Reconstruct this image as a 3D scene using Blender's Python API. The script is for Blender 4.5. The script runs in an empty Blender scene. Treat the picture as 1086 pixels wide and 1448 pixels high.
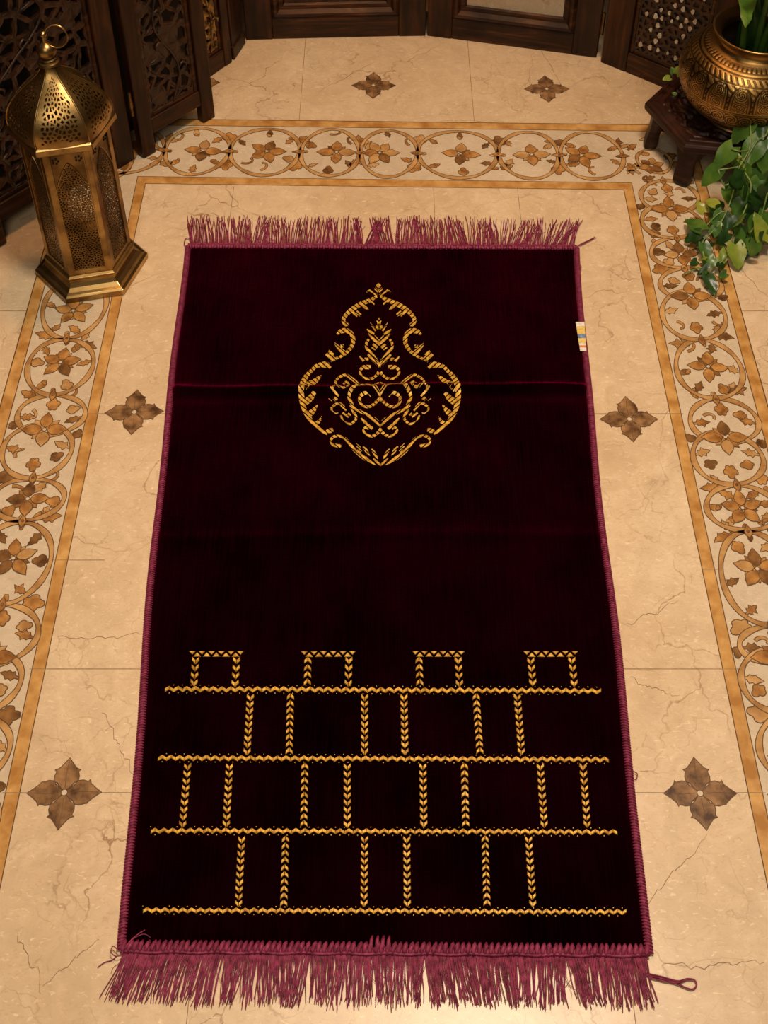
import bpy, math, random
from mathutils import Vector, Matrix
C = bpy.context.scene.collection
sc = bpy.context.scene
rnd = random.Random(7)

# ------------------------------------------------------------------ camera
CAM_F, CAM_CY, CAM_H, HOR = 1834.0, 354.0, 1.5, -1374.0
TH = math.atan2(CAM_CY - HOR, CAM_F); CT, ST = math.cos(TH), math.sin(TH)
cam = bpy.data.cameras.new('camera'); cam_o = bpy.data.objects.new('camera', cam); C.objects.link(cam_o)
cam_o.location = (0, 0, CAM_H); cam_o.rotation_euler = (math.pi/2 - TH, 0, 0)
cam.sensor_fit = 'VERTICAL'; cam.sensor_height = 36; cam.sensor_width = 27
cam.lens = 36*CAM_F/1448; cam.shift_y = (CAM_CY - 724)/1448; cam.clip_start = 0.02
sc.camera = cam_o

def F(x, y, z=0.0):
    """place on the horizontal plane z that the photograph shows at x, y"""
    q = CAM_H - z; v = y - HOR; Zc = CAM_F*q/(CT*v)
    return ((x-543)*Zc/CAM_F, (Zc - q*ST)/CT)

# ------------------------------------------------------------------ light and exposure
sc.view_settings.view_transform = 'Standard'; sc.view_settings.look = 'None'
sc.view_settings.gamma = 1.0; sc.view_settings.use_curve_mapping = False
sc.view_settings.exposure = 0.0
w = bpy.data.worlds.new('world'); sc.world = w; w.use_nodes = True
w.node_tree.nodes['Background'].inputs[0].default_value = (1.0, 0.72, 0.45, 1)
w.node_tree.nodes['Background'].inputs[1].default_value = 0.05

def area(name, loc, target, size, power, col, spread=math.pi):
    l = bpy.data.lights.new(name, 'AREA'); l.shape = 'DISK'; l.size = size; l.energy = power; l.color = col; l.spread = spread
    o = bpy.data.objects.new(name, l); C.objects.link(o); o.location = loc
    o.rotation_euler = (Vector(target)-Vector(loc)).to_track_quat('-Z', 'Y').to_euler()
    return o
sp = bpy.data.lights.new('ceiling_spot_lamp', 'SPOT'); sp.energy = 218; sp.color = (1.0, 0.835, 0.64); sp.spot_size = math.radians(74); sp.spot_blend = 1.0; sp.shadow_soft_size = .20
spo = bpy.data.objects.new('ceiling_spot_lamp', sp); C.objects.link(spo); spo.location = (0.30, 0.95, 2.6)
spo.rotation_euler = (Vector((0.02, 1.02, 0))-Vector(spo.location)).to_track_quat('-Z', 'Y').to_euler()
area('front_fill_light', (-0.3, -0.7, 2.2), (0.0, 1.2, 0), 0.9, 19, (1.0, 0.86, 0.68))  # added fill from the front, no window stands here
area('warm_back_light', (-0.1, 1.9, 2.3), (-0.05, 2.0, 0), 0.3, 14.5, (1.0, 0.5, 0.2))

# ------------------------------------------------------------------ materials
def mat(name, rough=0.5, metal=0.0, **kw):
    m = bpy.data.materials.new(name); m.use_nodes = True
    nt = m.node_tree; b = nt.nodes['Principled BSDF']
    b.inputs['Roughness'].default_value = rough; b.inputs['Metallic'].default_value = metal
    for k, v in kw.items(): b.inputs[k.replace('_', ' ')].default_value = v
    return m, nt, b
def coords(nt, scale=(1, 1, 1), kind='Object', rot=(0, 0, 0)):
    t = nt.nodes.new('ShaderNodeTexCoord'); mp = nt.nodes.new('ShaderNodeMapping')
    mp.inputs['Scale'].default_value = scale; mp.inputs['Rotation'].default_value = rot
    nt.links.new(t.outputs[kind], mp.inputs[0]); return mp.outputs[0]
def noise(nt, vec, scale, detail=4, rough=0.55, dist=0.0):
    n = nt.nodes.new('ShaderNodeTexNoise'); n.inputs['Scale'].default_value = scale
    n.inputs['Detail'].default_value = detail; n.inputs['Roughness'].default_value = rough
    n.inputs['Distortion'].default_value = dist
    nt.links.new(vec, n.inputs['Vector']); return n.outputs[0]
def ramp(nt, fac, stops, interp='LINEAR'):
    r = nt.nodes.new('ShaderNodeValToRGB'); r.color_ramp.interpolation = interp
    e = r.color_ramp.elements
    while len(e) < len(stops): e.new(0.5)
    for k, (p, c) in enumerate(stops):
        e[k].position = p; e[k].color = (*c, 1) if len(c) == 3 else c
    nt.links.new(fac, r.inputs[0]); return r.outputs[0]
def mix(nt, fac, a, b, mode='MIX'):
    n = nt.nodes.new('ShaderNodeMix'); n.data_type = 'RGBA'; n.blend_type = mode
    for s, v in ((0, fac), (6, a), (7, b)):
        if isinstance(v, (int, float)): n.inputs[s].default_value = v
        elif isinstance(v, tuple): n.inputs[s].default_value = (*v, 1)
        else: nt.links.new(v, n.inputs[s])
    return n.outputs[2]
def bump(nt, b, h, strength, dist):
    n = nt.nodes.new('ShaderNodeBump'); n.inputs['Strength'].default_value = strength; n.inputs['Distance'].default_value = dist
    nt.links.new(h, n.inputs['Height']); nt.links.new(n.outputs[0], b.inputs['Normal'])
def col2(name, c1, c2, scale, rough=0.5, metal=0.0, detail=4, stretch=(1, 1, 1), bs=0.0, lo=.35, hi=.65, **kw):
    m, nt, b = mat(name, rough, metal, **kw)
    v = coords(nt, stretch); n = noise(nt, v, scale, detail)
    nt.links.new(ramp(nt, n, [(lo, c1), (hi, c2)]), b.inputs['Base Color'])
    if bs: bump(nt, b, n, bs, 0.002)
    return m
def marble(name, base, light, dark, vein, rough=0.32, veins=0.5):
    m, nt, b = mat(name, rough)
    v = coords(nt)
    n1 = noise(nt, v, 3.2, 6, .6, .6); n2 = noise(nt, v, 26, 6, .62, 1.2)
    c = ramp(nt, n1, [(.34, dark), (.5, base), (.66, light)])
    c2 = ramp(nt, n2, [(.35, tuple(x*.84 for x in base)), (.52, base), (.68, light)])
    c = mix(nt, .5, c, c2)
    n3 = noise(nt, coords(nt, (1, 1.9, 1), rot=(0, 0, -.5)), 105, 5, .7, 1.6)
    c = mix(nt, ramp(nt, n3, [(.30, (.55,)*3), (.47, (0, 0, 0))]), c, tuple(x*y for x, y in zip(base, (.74, .64, .52))))
    # fine wandering veins
    nd = nt.nodes.new('ShaderNodeTexNoise'); nd.inputs['Scale'].default_value = 7; nd.inputs['Detail'].default_value = 6
    nt.links.new(v, nd.inputs['Vector'])
    vm = nt.nodes.new('ShaderNodeVectorMath'); vm.operation = 'MULTIPLY_ADD'; vm.inputs[1].default_value = (.22, .22, .22)
    nt.links.new(nd.outputs['Color'], vm.inputs[0]); nt.links.new(v, vm.inputs[2])
    for sc_, th, am in ((6.5, .010, veins), (19, .022, veins*.45)):
        vo = nt.nodes.new('ShaderNodeTexVoronoi'); vo.feature = 'DISTANCE_TO_EDGE'; vo.inputs['Scale'].default_value = sc_
        nt.links.new(vm.outputs[0], vo.inputs['Vector'])
        line = ramp(nt, vo.outputs['Distance'], [(0, (1, 1, 1)), (th, (0, 0, 0))])
        mask = ramp(nt, noise(nt, v, sc_*.9, 2), [(.47, (0, 0, 0)), (.62, (am, am, am))])
        c = mix(nt, mix(nt, 1.0, line, mask, 'MULTIPLY'), c, vein)
    # pale crystalline flecks
    vs = coords(nt, (1, 2.2, 1), rot=(0, 0, .6))
    fl = ramp(nt, noise(nt, vs, 95, 3, .6, .8), [(.60, (0, 0, 0)), (.72, (.6, .6, .6))])
    c = mix(nt, fl, c, tuple(min(1, x*1.25) for x in light))
    nt.links.new(c, b.inputs['Base Color'])
    return m
M = {}
M['field'] = marble('honey_marble', (.66, .49, .31), (.76, .60, .41), (.56, .39, .23), (.24, .12, .05), veins=.85)
M['cream'] = marble('cream_marble', (.61, .49, .345), (.67, .555, .41), (.54, .42, .29), (.36, .24, .13), veins=.2)
M['ochre'] = col2('ochre_onyx', (.40, .18, .040), (.66, .38, .13), 34, .3, detail=6, lo=.36, hi=.66)
M['tan'] = col2('tan_onyx', (.34, .165, .050), (.60, .35, .135), 30, .3, detail=5)
M['amber'] = col2('amber_onyx', (.22, .085, .020), (.55, .27, .075), 48, .3, detail=5, lo=.34, hi=.66)
M['umber'] = col2('umber_onyx', (.09, .036, .011), (.30, .14, .042), 45, .3, detail=5)
M['star'] = col2('brown_star_stone', (.070, .030, .012), (.40, .215, .090), 46, .3, detail=5, lo=.36, hi=.68)
M['line'] = col2('dark_joint_filler', (.07, .03, .01), (.13, .06, .02), 60, .6)
M['joint'] = col2('thin_tile_joint', (.20, .12, .06), (.34, .22, .12), 30, .7)
def wood(name, c1, c2, c3, rough=.38, axis='z'):
    m, nt, b = mat(name, rough)
    b.inputs['Specular IOR Level'].default_value = .28
    s = {'z': (9, 9, .9), 'h': (1.3, 1.3, 14)}[axis]
    v = coords(nt, s); n = noise(nt, v, 7, 6, .6, .5)
    n2 = noise(nt, coords(nt), 9, 4)
    c = ramp(nt, n, [(.3, c1), (.52, c2), (.72, c3)])
    c = mix(nt, ramp(nt, n2, [(.35, (0, 0, 0)), (.7, (.75, .75, .75))]), c, c1)
    nt.links.new(c, b.inputs['Base Color'])
    bump(nt, b, n, .35, .0015)
    rr = ramp(nt, n2, [(.3, (rough*.75,)*3), (.7, (min(1, rough*1.5),)*3)]); nt.links.new(rr, b.inputs['Roughness'])
    return m
M['wood'] = wood('dark_walnut', (.006, .0018, .0006), (.040, .0110, .0028), (.098, .030, .0075))
M['woodh'] = wood('dark_walnut_rail', (.007, .0022, .0007), (.050, .0145, .0036), (.150, .050, .0125), axis='h')
M['carved'] = col2('carved_walnut', (.006, .002, .0006), (.042, .0125, .0035), 45, .42, bs=.8)
M['table'] = wood('reddish_walnut', (.008, .0026, .0014), (.034, .010, .005), (.080, .026, .012), rough=.46, axis='h')
def brass(name, c1, c2, rough, patina=(.05, .028, .010), amt=.55, bs=.15):
    m, nt, b = mat(name, rough, 1.0)
    v = coords(nt); n = noise(nt, v, 18, 6, .6); n2 = noise(nt, v, 120, 3)
    c = ramp(nt, n, [(.35, c1), (.65, c2)])
    c = mix(nt, ramp(nt, n, [(.25, (amt,)*3), (.55, (0, 0, 0))]), c, patina)
    nt.links.new(c, b.inputs['Base Color'])
    nt.links.new(ramp(nt, n, [(.3, (rough*1.5,)*3), (.7, (rough*.85,)*3)]), b.inputs['Roughness'])
    bump(nt, b, n2, bs, .0006)
    return m
M['brass'] = brass('antique_brass', (.24, .145, .050), (.46, .30, .115), .30)
M['brass_dark'] = brass('aged_filigree_brass', (.13, .075, .027), (.27, .17, .062), .36, amt=.7)
M['brass_vase'] = brass('engraved_brass', (.30, .17, .050), (.50, .31, .11), .33, amt=.45, bs=.1)
# velvet
m, nt, b = mat('maroon_velvet', .95, Sheen_Weight=1.0, Sheen_Roughness=.45)
v = coords(nt)
nA = noise(nt, coords(nt, (60, 600, 1)), 1.2, 3, .6); nB = noise(nt, v, 7, 4, .6); nC = noise(nt, coords(nt, (500, 14, 1)), 1, 2)
nt.links.new(ramp(nt, nB, [(.3, (.0004, .00002, .0001)), (.7, (.0030, .0001, .0005))]), b.inputs['Base Color'])
st = mix(nt, .5, ramp(nt, nB, [(.35, (.10, .0010, .012)), (.72, (.95, .010, .15))]), ramp(nt, nC, [(.35, (.10, .0010, .014)), (.7, (.90, .010, .14))]))
nt.links.new(st, b.inputs['Sheen Tint']); bump(nt, b, nA, .5, .0012)
b.inputs['Specular IOR Level'].default_value = 0.0
M['velvet'] = m
def thread(name, c1, c2, rough=.55, sheen=.3):
    m, nt, b = mat(name, rough, Sheen_Weight=sheen, Sheen_Roughness=.4); b.inputs['Sheen Tint'].default_value = (.6, .08, .22, 1); b.inputs['Specular IOR Level'].default_value = .25
    n = noise(nt, coords(nt), 160, 3)
    nt.links.new(ramp(nt, n, [(.35, c1), (.65, c2)]), b.inputs['Base Color'])
    bump(nt, b, noise(nt, coords(nt), 900, 2), .4, .0004)
    return m
M['plum'] = thread('plum_thread', (.13, .012, .034), (.30, .040, .095))
M['plum_dark'] = thread('deep_plum_thread', (.08, .007, .02), (.20, .022, .058))
M['gold'] = thread('gold_thread', (.32, .15, .012), (.80, .47, .075), .42, 0)
M['gold'].node_tree.nodes['Principled BSDF'].inputs['Metallic'].default_value = .12
M['white_cloth'] = col2('white_label_cloth', (.62, .58, .5), (.8, .76, .7), 200, .8)
M['yellow_cloth'] = col2('yellow_label_cloth', (.62, .42, .06), (.8, .62, .2), 260, .8)
M['blue_cloth'] = col2('blue_label_cloth', (.08, .14, .32), (.25, .33, .5), 260, .8)
M['orange_cloth'] = col2('orange_label_cloth', (.6, .2, .06), (.7, .3, .1), 260, .8)
def leafmat(name, c1, c2, c3):
    m, nt, b = mat(name, .32, Subsurface_Weight=0.0)
    n = noise(nt, coords(nt), 22, 4)
    nt.links.new(ramp(nt, n, [(.3, c1), (.5, c2), (.72, c3)]), b.inputs['Base Color'])
    b.inputs['Transmission Weight'].default_value = 0
    tr = nt.nodes.new('ShaderNodeBsdfTranslucent'); tr.inputs[0].default_value = (*[x*1.3 for x in c3], 1)
    ms = nt.nodes.new('ShaderNodeMixShader'); ms.inputs[0].default_value = .22
    nt.links.new(b.outputs[0], ms.inputs[1]); nt.links.new(tr.outputs[0], ms.inputs[2])
    nt.links.new(ms.outputs[0], nt.nodes['Material Output'].inputs[0])
    return m
M['leaf'] = leafmat('pothos_leaf', (.025, .07, .012), (.06, .15, .02), (.15, .26, .035))
M['leaf_pale'] = leafmat('yellowing_pothos_leaf', (.09, .16, .02), (.20, .29, .035), (.38, .38, .05))
M['leaf_dark'] = leafmat('deep_green_leaf', (.008, .03, .006), (.018, .06, .011), (.045, .11, .02))
M['stem'] = col2('pale_green_stem', (.10, .17, .035), (.22, .30, .08), 30, .45)
M['soil'] = col2('dark_soil_and_hole_shade', (.01, .006, .004), (.03, .018, .01), 80, .95, bs=1.0)
M['beige'] = col2('beige_chips', (.36, .28, .2), (.62, .52, .38), 60, .3)
M['pale_panel'] = marble('painted_cream_panel', (.42, .34, .24), (.50, .42, .32), (.36, .25, .14), (.26, .12, .04))
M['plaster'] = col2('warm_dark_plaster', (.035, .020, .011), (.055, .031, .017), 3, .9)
M['dark_backing'] = col2('near_black_backing', (.004, .002, .001), (.010, .005, .0025), 12, .8)
M['gilt'] = col2('gilded_carving', (.05, .022, .008), (.50, .30, .09), 60, .35, metal=.7)

# ------------------------------------------------------------------ mesh helper
WL = {}
class MB:
    def __init__(s): s.v = []; s.f = []; s.m = []
    def add(s, vs, fs, mi=0):
        o = len(s.v); s.v += [tuple(p) for p in vs]; s.f += [tuple(i+o for i in f) for f in fs]; s.m += [mi]*len(fs)
    def poly(s, pts, z, mi=0): s.add([(p[0], p[1], z) for p in pts], [tuple(range(len(pts)))], mi)
    def ribbon(s, pts, wid, z, mi=0, closed=False):
        n = len(pts); L = []; R = []
        for i, p in enumerate(pts):
            a = pts[(i-1) % n] if (closed or i > 0) else p; b_ = pts[(i+1) % n] if (closed or i < n-1) else p
            dx, dy = b_[0]-a[0], b_[1]-a[1]; l = math.hypot(dx, dy) or 1; h = (wid[i] if isinstance(wid, (list, tuple)) else wid)/2
            nx, ny = -dy/l*h, dx/l*h
            L.append((p[0]+nx, p[1]+ny, z)); R.append((p[0]-nx, p[1]-ny, z))
        fs = [(n+i, n+(i+1) % n, (i+1) % n, i) for i in range(n if closed else n-1)]
        s.add(L+R, fs, mi); return L, R
    def box(s, o, u, n, a, b_, mi=0):
        """box from local a to b in frame origin o, axis u (along), n (outward), z up"""
        P = []
        for k in range(8):
            x = (a, b_)[k & 1][0]; y = (a, b_)[(k >> 1) & 1][1]; z = (a, b_)[(k >> 2) & 1][2]
            P.append(o + u*x + n*y + Vector((0, 0, z)))
        s.add(P, [(0, 2, 3, 1), (4, 5, 7, 6), (0, 1, 5, 4), (2, 6, 7, 3), (0, 4, 6, 2), (1, 3, 7, 5)], mi)
    def tube(s, pts, r, n=8, mi=0, caps=True):
        pts = [Vector(p) for p in pts]; rings = []; N = len(pts); prev = None
        for i, p in enumerate(pts):
            t = (pts[min(i+1, N-1)] - pts[max(i-1, 0)]).normalized()
            if prev is None:
                a = t.orthogonal().normalized()
            else:
                a = (prev - t*prev.dot(t)); a = a.normalized() if a.length > 1e-6 else t.orthogonal().normalized()
            prev = a; c = t.cross(a); rr = r[i] if isinstance(r, (list, tuple)) else r
            rings.append([p + (a*math.cos(2*math.pi*k/n) + c*math.sin(2*math.pi*k/n))*rr for k in range(n)])
        vs = [q for g in rings for q in g]
        fs = [(i*n+k, i*n+(k+1) % n, (i+1)*n+(k+1) % n, (i+1)*n+k) for i in range(N-1) for k in range(n)]
        if caps: fs += [tuple(range(n-1, -1, -1)), tuple((N-1)*n+k for k in range(n))]
        s.add(vs, fs, mi)
    def lathe(s, prof, c, n=48, ang0=0.0, mi=0, cap0=True, cap1=True):
        vs = []
        for r, z in prof:
            for k in range(n):
                a = ang0 + 2*math.pi*k/n; vs.append((c[0]+r*math.cos(a), c[1]+r*math.sin(a), c[2]+z))
        N = len(prof)
        fs = [(i*n+k, i*n+(k+1) % n, (i+1)*n+(k+1) % n, (i+1)*n+k) for i in range(N-1) for k in range(n)]
        if cap0: fs.append(tuple(range(n-1, -1, -1)))
        if cap1: fs.append(tuple((N-1)*n+k for k in range(n)))
        s.add(vs, fs, mi)
    def ball(s, c, r, n=20, mi=0, sq=1.0):
        s.lathe([(max(r*math.sin(math.pi*i/n), 1e-5), -r*sq*math.cos(math.pi*i/n)) for i in range(n+1)], c, n, mi=mi)
    def build(s, name, mats, parent=None, smooth=False, bevel=0, solid=0, angle=None, offset=0):
        off = Vector(WL.get(parent.name, (0, 0, 0))) if parent else Vector((0, 0, 0))
        me = bpy.data.meshes.new(name); me.from_pydata([(p[0]-off.x, p[1]-off.y, p[2]-off.z) for p in s.v], [], s.f)
        for m_ in mats: me.materials.append(M[m_])
        me.polygons.foreach_set('material_index', s.m)
        me.polygons.foreach_set('use_smooth', [bool(smooth)]*len(me.polygons)); me.update()
        o = bpy.data.objects.new(name, me); C.objects.link(o)
        if parent: o.parent = parent; WL[o.name] = tuple(off)
        if solid: k = o.modifiers.new('solid', 'SOLIDIFY'); k.thickness = solid; k.offset = offset
        if bevel: k = o.modifiers.new('bevel', 'BEVEL'); k.width = bevel; k.segments = 2; k.limit_method = 'ANGLE'; k.angle_limit = .6
        if smooth and angle: me.set_sharp_from_angle(angle=angle)
        return o
def thing(name, label, cat, loc=(0, 0, 0), group=None):
    o = bpy.data.objects.new(name, None); o.empty_display_size = .05; C.objects.link(o); o.location = loc; WL[o.name] = tuple(loc)
    o['label'] = label; o['category'] = cat
    if group: o['group'] = group
    return o
def struct(o): o['kind'] = 'structure'; return o

# ================================================================== FLOOR with its inlay
fl = MB(); FM = ['field', 'cream', 'ochre', 'tan', 'amber', 'umber', 'star', 'line', 'joint', 'beige']
FI = {k: i for i, k in enumerate(FM)}
fl.poly([(-1.9, -1.2), (1.9, -1.2), (1.9, 3.4), (-1.9, 3.4)], 0, FI['field'])
SK = .020     # the back border runs a touch askew
XI0, XI1, XO0, XO1 = .4255, .4420, .5560, .5740
def yb(px_y, x0=543): return F(x0, px_y)[1]
YB = [yb(254+6.5), yb(245+6.5), yb(179.5), yb(170.5)]  # inner strip inner, outer ; outer strip inner, outer edges
YB[0], YB[1] = yb(264), yb(254); YB[2], YB[3] = yb(181), yb(172)
def sk(x, y): return (x, y - SK*x)
Y0 = -1.1
def strip_u(x, yt, mi, z):  # polygon between offsets, U shape
    pass
def ubar(xa, xb, ya, yb_, mi, z):   # U-shaped band between inner (xa, ya) and outer (xb, yb_)
    fl.poly([(-xb, Y0), (-xa, Y0), sk(-xa, ya), sk(-xb, yb_)], z, mi)
    fl.poly([(xa, Y0), (xb, Y0), sk(xb, yb_), sk(xa, ya)], z, mi)
    fl.poly([sk(-xa, ya), sk(xa, ya), sk(xb, yb_), sk(-xb, yb_)], z, mi)
ubar(XI0, XO1, YB[0], YB[3], FI['cream'], .0001)
ubar(XI0, XI1, YB[0], YB[1], FI['ochre'], .0002)
ubar(XO0, XO1, YB[2], YB[3], FI['ochre'], .0002)
for x, y, wd in ((XI0, YB[0], .0012), (XI1, YB[1], .0012), (XO0, YB[2], .0014), (XO1, YB[3], .0017)):
    ubar(x-wd/2, x+wd/2, y-wd/2, y+wd/2, FI['line'], .0003)
# tile joints
def jl(a, b_, wd=.0009, z=.00032, mi='joint'): fl.ribbon([a, b_], wd, z, FI[mi])
for y in (F(190, 585)[1], F(990, 1121)[1], F(950, 946)[1], -0.1):
    jl((-XI0, y), (XI0, y)); jl((XI0, y), (XI0+.02, y)); jl((-XI0-.02, y), (-XI0, y))
jl((-XI1-.02, F(60, 792)[1]), (-XI0+.05, F(60, 792)[1])); jl((XI0-.0, F(1010, 805)[1]), (XI1+.01, F(1010, 805)[1]))
for x in (-.267, .088, .237): jl((x, 1.3), (x, YB[0]))
for x in (-.204, .26): jl((x, -1.0), (x, .45))
for x in (-.16, .17): jl((x, YB[3]), (x, 2.6))
for y in (1.45, .95, .4): jl((-1.6, y), (-XO1, y)); jl((XO1, y), (1.6, y))
# irregular cracks
def crack(a, b_, seed, amp=.006):
    r = random.Random(seed); n = 22; P = []
    off = 0
    for i in range(n+1):
        t = i/n; off += r.uniform(-amp, amp)*.7; off *= .88
        P.append((a[0]+(b_[0]-a[0])*t + off*.3, a[1]+(b_[1]-a[1])*t + off))
    fl.ribbon(P, [.0008*(.4+.6*math.sin(math.pi*min(1, i/n+.05)))for i in range(n+1)], .00033, FI['joint'])
for i, (a, b_) in enumerate([((80, 903), (205, 905)), ((145, 1005), (190, 1095)), ((20, 1320), (60, 1400)), ((940, 1360), (1080, 1365)),
        ((880, 880), (960, 850)), ((905, 1300), (1000, 1180)), ((890, 960), (960, 990)), ((860, 380), (905, 395)), ((150, 430), (110, 330)),
        ((1030, 360), (1086, 420)), ((60, 1395), (140, 1330)), ((530, 88), (450, 130)), ((760, 60), (800, 130))]):
    crack(F(*a), F(*b_), i)

# ---- inlay motifs
def loc2(c, ang):
    ca, sa = math.cos(ang), math.sin(ang)
    return lambda p: (c[0]+p[0]*ca-p[1]*sa, c[1]+p[0]*sa+p[1]*ca)
ZC = [0.0004]
def shape(T, pts, mi, z, ol=.0013):
    q = [T(p) for p in pts]; fl.poly(q, z, FI[mi]); 
    if ol: fl.ribbon(q, ol, z+.00003, FI['line'], closed=True)
def petal(T, L, W, mi, z, base=.004, pw=.75, ol=.0011):
    n = 12; a = []; b_ = []
    for i in range(n+1):
        t = i/n; h = W/2*(math.sin(math.pi*t**.85)**pw)*(1.08-.25*t)
        if t > .72: h = W/2*.78*((1-t)/.28)**1.15*.86
        jx = rnd.uniform(-.04, .04)*W
        a.append((base+L*t, h+jx*.5)); b_.append((base+L*t, -h+jx*.5))
    shape(T, a+b_[::-1][1:], mi, z, ol)
def flower(c, ang, L, W, n=4, tone=None, Lx=None, small=True, z=.0012):
    T0 = loc2(c, ang)
    if small:
        for k in range(n):
            if rnd.random() < .6:
                a = ang + 2*math.pi*(k+.5)/n + rnd.uniform(-.1, .1)
                petal(loc2(c, a), L*rnd.uniform(.62, .8), W*.62, rnd.choice(['amber', 'tan', 'umber']), z-.0002, base=.002)
    for k in range(n):
        a = ang + 2*math.pi*k/n
        LL = (Lx if (Lx and k % 2 == 0) else L)*rnd.uniform(.93, 1.04)
        mi = tone or ('umber' if rnd.random() < .16 else ('tan' if rnd.random() < .2 else 'amber'))
        petal(loc2(c, a), LL, W*rnd.uniform(.92, 1.06), mi, z+k*.00004)
    disc = [(.0030*math.cos(2*math.pi*i/10), .0030*math.sin(2*math.pi*i/10)) for i in range(10)]
    shape(T0, disc, 'cream', z+.0003, .0009)
def maple(c, ang, r, mi, lobes=5, z=.0006):
    P = []; n = 30; ph = rnd.uniform(-.2, .2)
    for i in range(n):
        t = 2*math.pi*i/n; rr = r*(.66+.34*abs(math.cos(lobes*t/2+ph))**.8*(1 if i % 2 else .93))*(1+.28*math.cos(t))
        P.append((rr*math.cos(t), rr*.82*math.sin(t)))
    shape(loc2(c, ang), P, mi, z)
def sprig(c, ang, L, mi, z=.0006):
    k_ = L/.019; j = lambda: rnd.uniform(.8, 1.2)
    up = [(-.001, .0014), (.003, .0016), (.0055, .0052*j()), (.0085, .0036), (.0115, .0062*j()), (.0135, .0030), (.0160, .0022*j())]
    dn = [(x*1, -y*j()) for x, y in up]; tipy = rnd.uniform(-.002, .002)
    shape(loc2(c, ang), [(x*k_, y*k_) for x, y in up]+[(.020*k_, tipy)]+[(x*k_, y*k_) for x, y in dn[::-1]], mi, z)
def blob(c, ang, L, W, mi, z=.0006):
    n = 14; P = []
    for i in range(n):
        t = 2*math.pi*i/n; P.append((L/2*math.cos(t)*(1+rnd.uniform(-.1, .1)), W/2*math.sin(t)*(1+rnd.uniform(-.18, .18))*(1+.3*math.cos(t))))
    shape(loc2(c, ang), P, mi, z, .0010)
def hook(c, ang, r, mi, z=.0006, turn=1, w0=.0055, sweep=3.4):
    n = 12; P = []; W = []
    T = loc2(c, ang); x = y = 0; h = 0
    for i in range(n+1):
        t = i/n; P.append(T((x, y))); W.append(w0*(1-.55*t)+(.003 if i == n-1 else 0))
        h += turn*sweep/n*(.5+t); s_ = r*1.25*(1-.62*t)/n*2.2; x += math.cos(h)*s_; y += math.sin(h)*s_
    L, R = fl.ribbon(P, W, z, FI[mi]); loop = [p[:2] for p in L]+[p[:2] for p in R[::-1]]
    fl.ribbon(loop, .0010, z+.00003, FI['line'], closed=True)
def ring(c, ang, A, B, wd=.0074, mi='tan', z=.0009, a0=0, a1=2*math.pi, rag=True):
    T = loc2(c, ang); n = 56; full = (a1-a0) > 6.2; P = []; W = []
    m_ = n if full else n+1
    for i in range(m_):
        t = a0+(a1-a0)*i/n; k = 1+.018*math.sin(3*t+c[0]*90)
        P.append(T((A*math.cos(t)*k, B*math.sin(t)*k))); W.append(wd*(1+.22*math.sin(5*t+c[1]*70)))
    L, R = fl.ribbon(P, W, z, FI[mi], closed=full)
    if full:
        fl.ribbon([p[:2] for p in L], .0011, z+.00003, FI['line'], closed=True); fl.ribbon([p[:2] for p in R], .0011, z+.00003, FI['line'], closed=True)
    else:
        fl.ribbon([p[:2] for p in L]+[p[:2] for p in R[::-1]], .0011, z+.00003, FI['line'], closed=True)
def ring_fill(c, ang, A, B):
    # small leaves growing from the ring towards its middle
    for q in range(6):
        t = math.pi/6 + q*math.pi/3 + rnd.uniform(-.2, .2)
        if abs(math.sin(t-math.pi/2)) < .3 and rnd.random() < .3: continue
        T = loc2(c, ang); p = T((A*.80*math.cos(t), B*.80*math.sin(t)))
        kind = rnd.random(); mi = rnd.choice(['amber', 'amber', 'tan', 'umber'])
        d = ang + t + math.pi
        if kind < .45: sprig(T((A*.94*math.cos(t), B*.94*math.sin(t))), d+rnd.uniform(-.5, .5), rnd.uniform(.018, .026), mi)
        elif kind < .7: hook(p, d+rnd.choice([-1.1, 1.1]), .016, mi, turn=rnd.choice([-1, 1]))
        elif kind < .85: blob(p, d, .019, .011, mi); blob((p[0]+.007*math.cos(d), p[1]+.007*math.sin(d)), d+.8, .011, .007, 'amber', .00062)
        else: maple(p, d, .0115, mi, 4)
    for s in (-1, 1):
        T = loc2(c, ang)
        if rnd.random() < .8: blob(T((s*A*.88, rnd.uniform(-.003, .003))), ang, .013, .0075, rnd.choice(['amber', 'umber', 'tan']), .00064)
def knot(c, ang, u0=1):
    for s in (-1, 1):
        P = [(-.011, 0), (-.005, .0045), (0, .0052), (.006, .003), (.012, 0), (.006, -.003), (0, -.0052), (-.005, -.0045)]
    shape(loc2(c, ang), P, 'amber', .0011)
    shape(loc2(c, ang), [(.0022*math.cos(2*math.pi*i/8), .0022*math.sin(2*math.pi*i/8)) for i in range(8)], 'umber', .00116, .0008)
    # leaves in the cusps towards both edges of the band
    for s in (-1, 1):
        T = loc2(c, ang); r = rnd.random(); off = rnd.uniform(-.006, .006)
        mi = rnd.choice(['amber', 'umber', 'amber', 'tan'])
        if r < .35: maple(T((off, s*.036)), ang+s*math.pi/2+rnd.uniform(-.6, .6), .0155, mi)
        elif r < .65: sprig(T((off*2, s*.022)), ang+s*math.pi/2+rnd.uniform(-.5, .5), .030, mi); sprig(T((off*2+.004, s*.024)), ang+s*.5, .020, 'tan', .00058)
        elif r < .85:
            maple(T((off+.006, s*.037)), ang+rnd.uniform(-.4, .4), .012, mi); blob(T((off-.012, s*.040)), ang, .016, .008, 'amber')
        else: hook(T((off, s*.026)), ang+s*1.2, .013, mi, turn=-s)
BX = (XI1+XO0)/2; BW = (XO0-XI1)/2
def yy(py, px): return F(px, py)[1]
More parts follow.
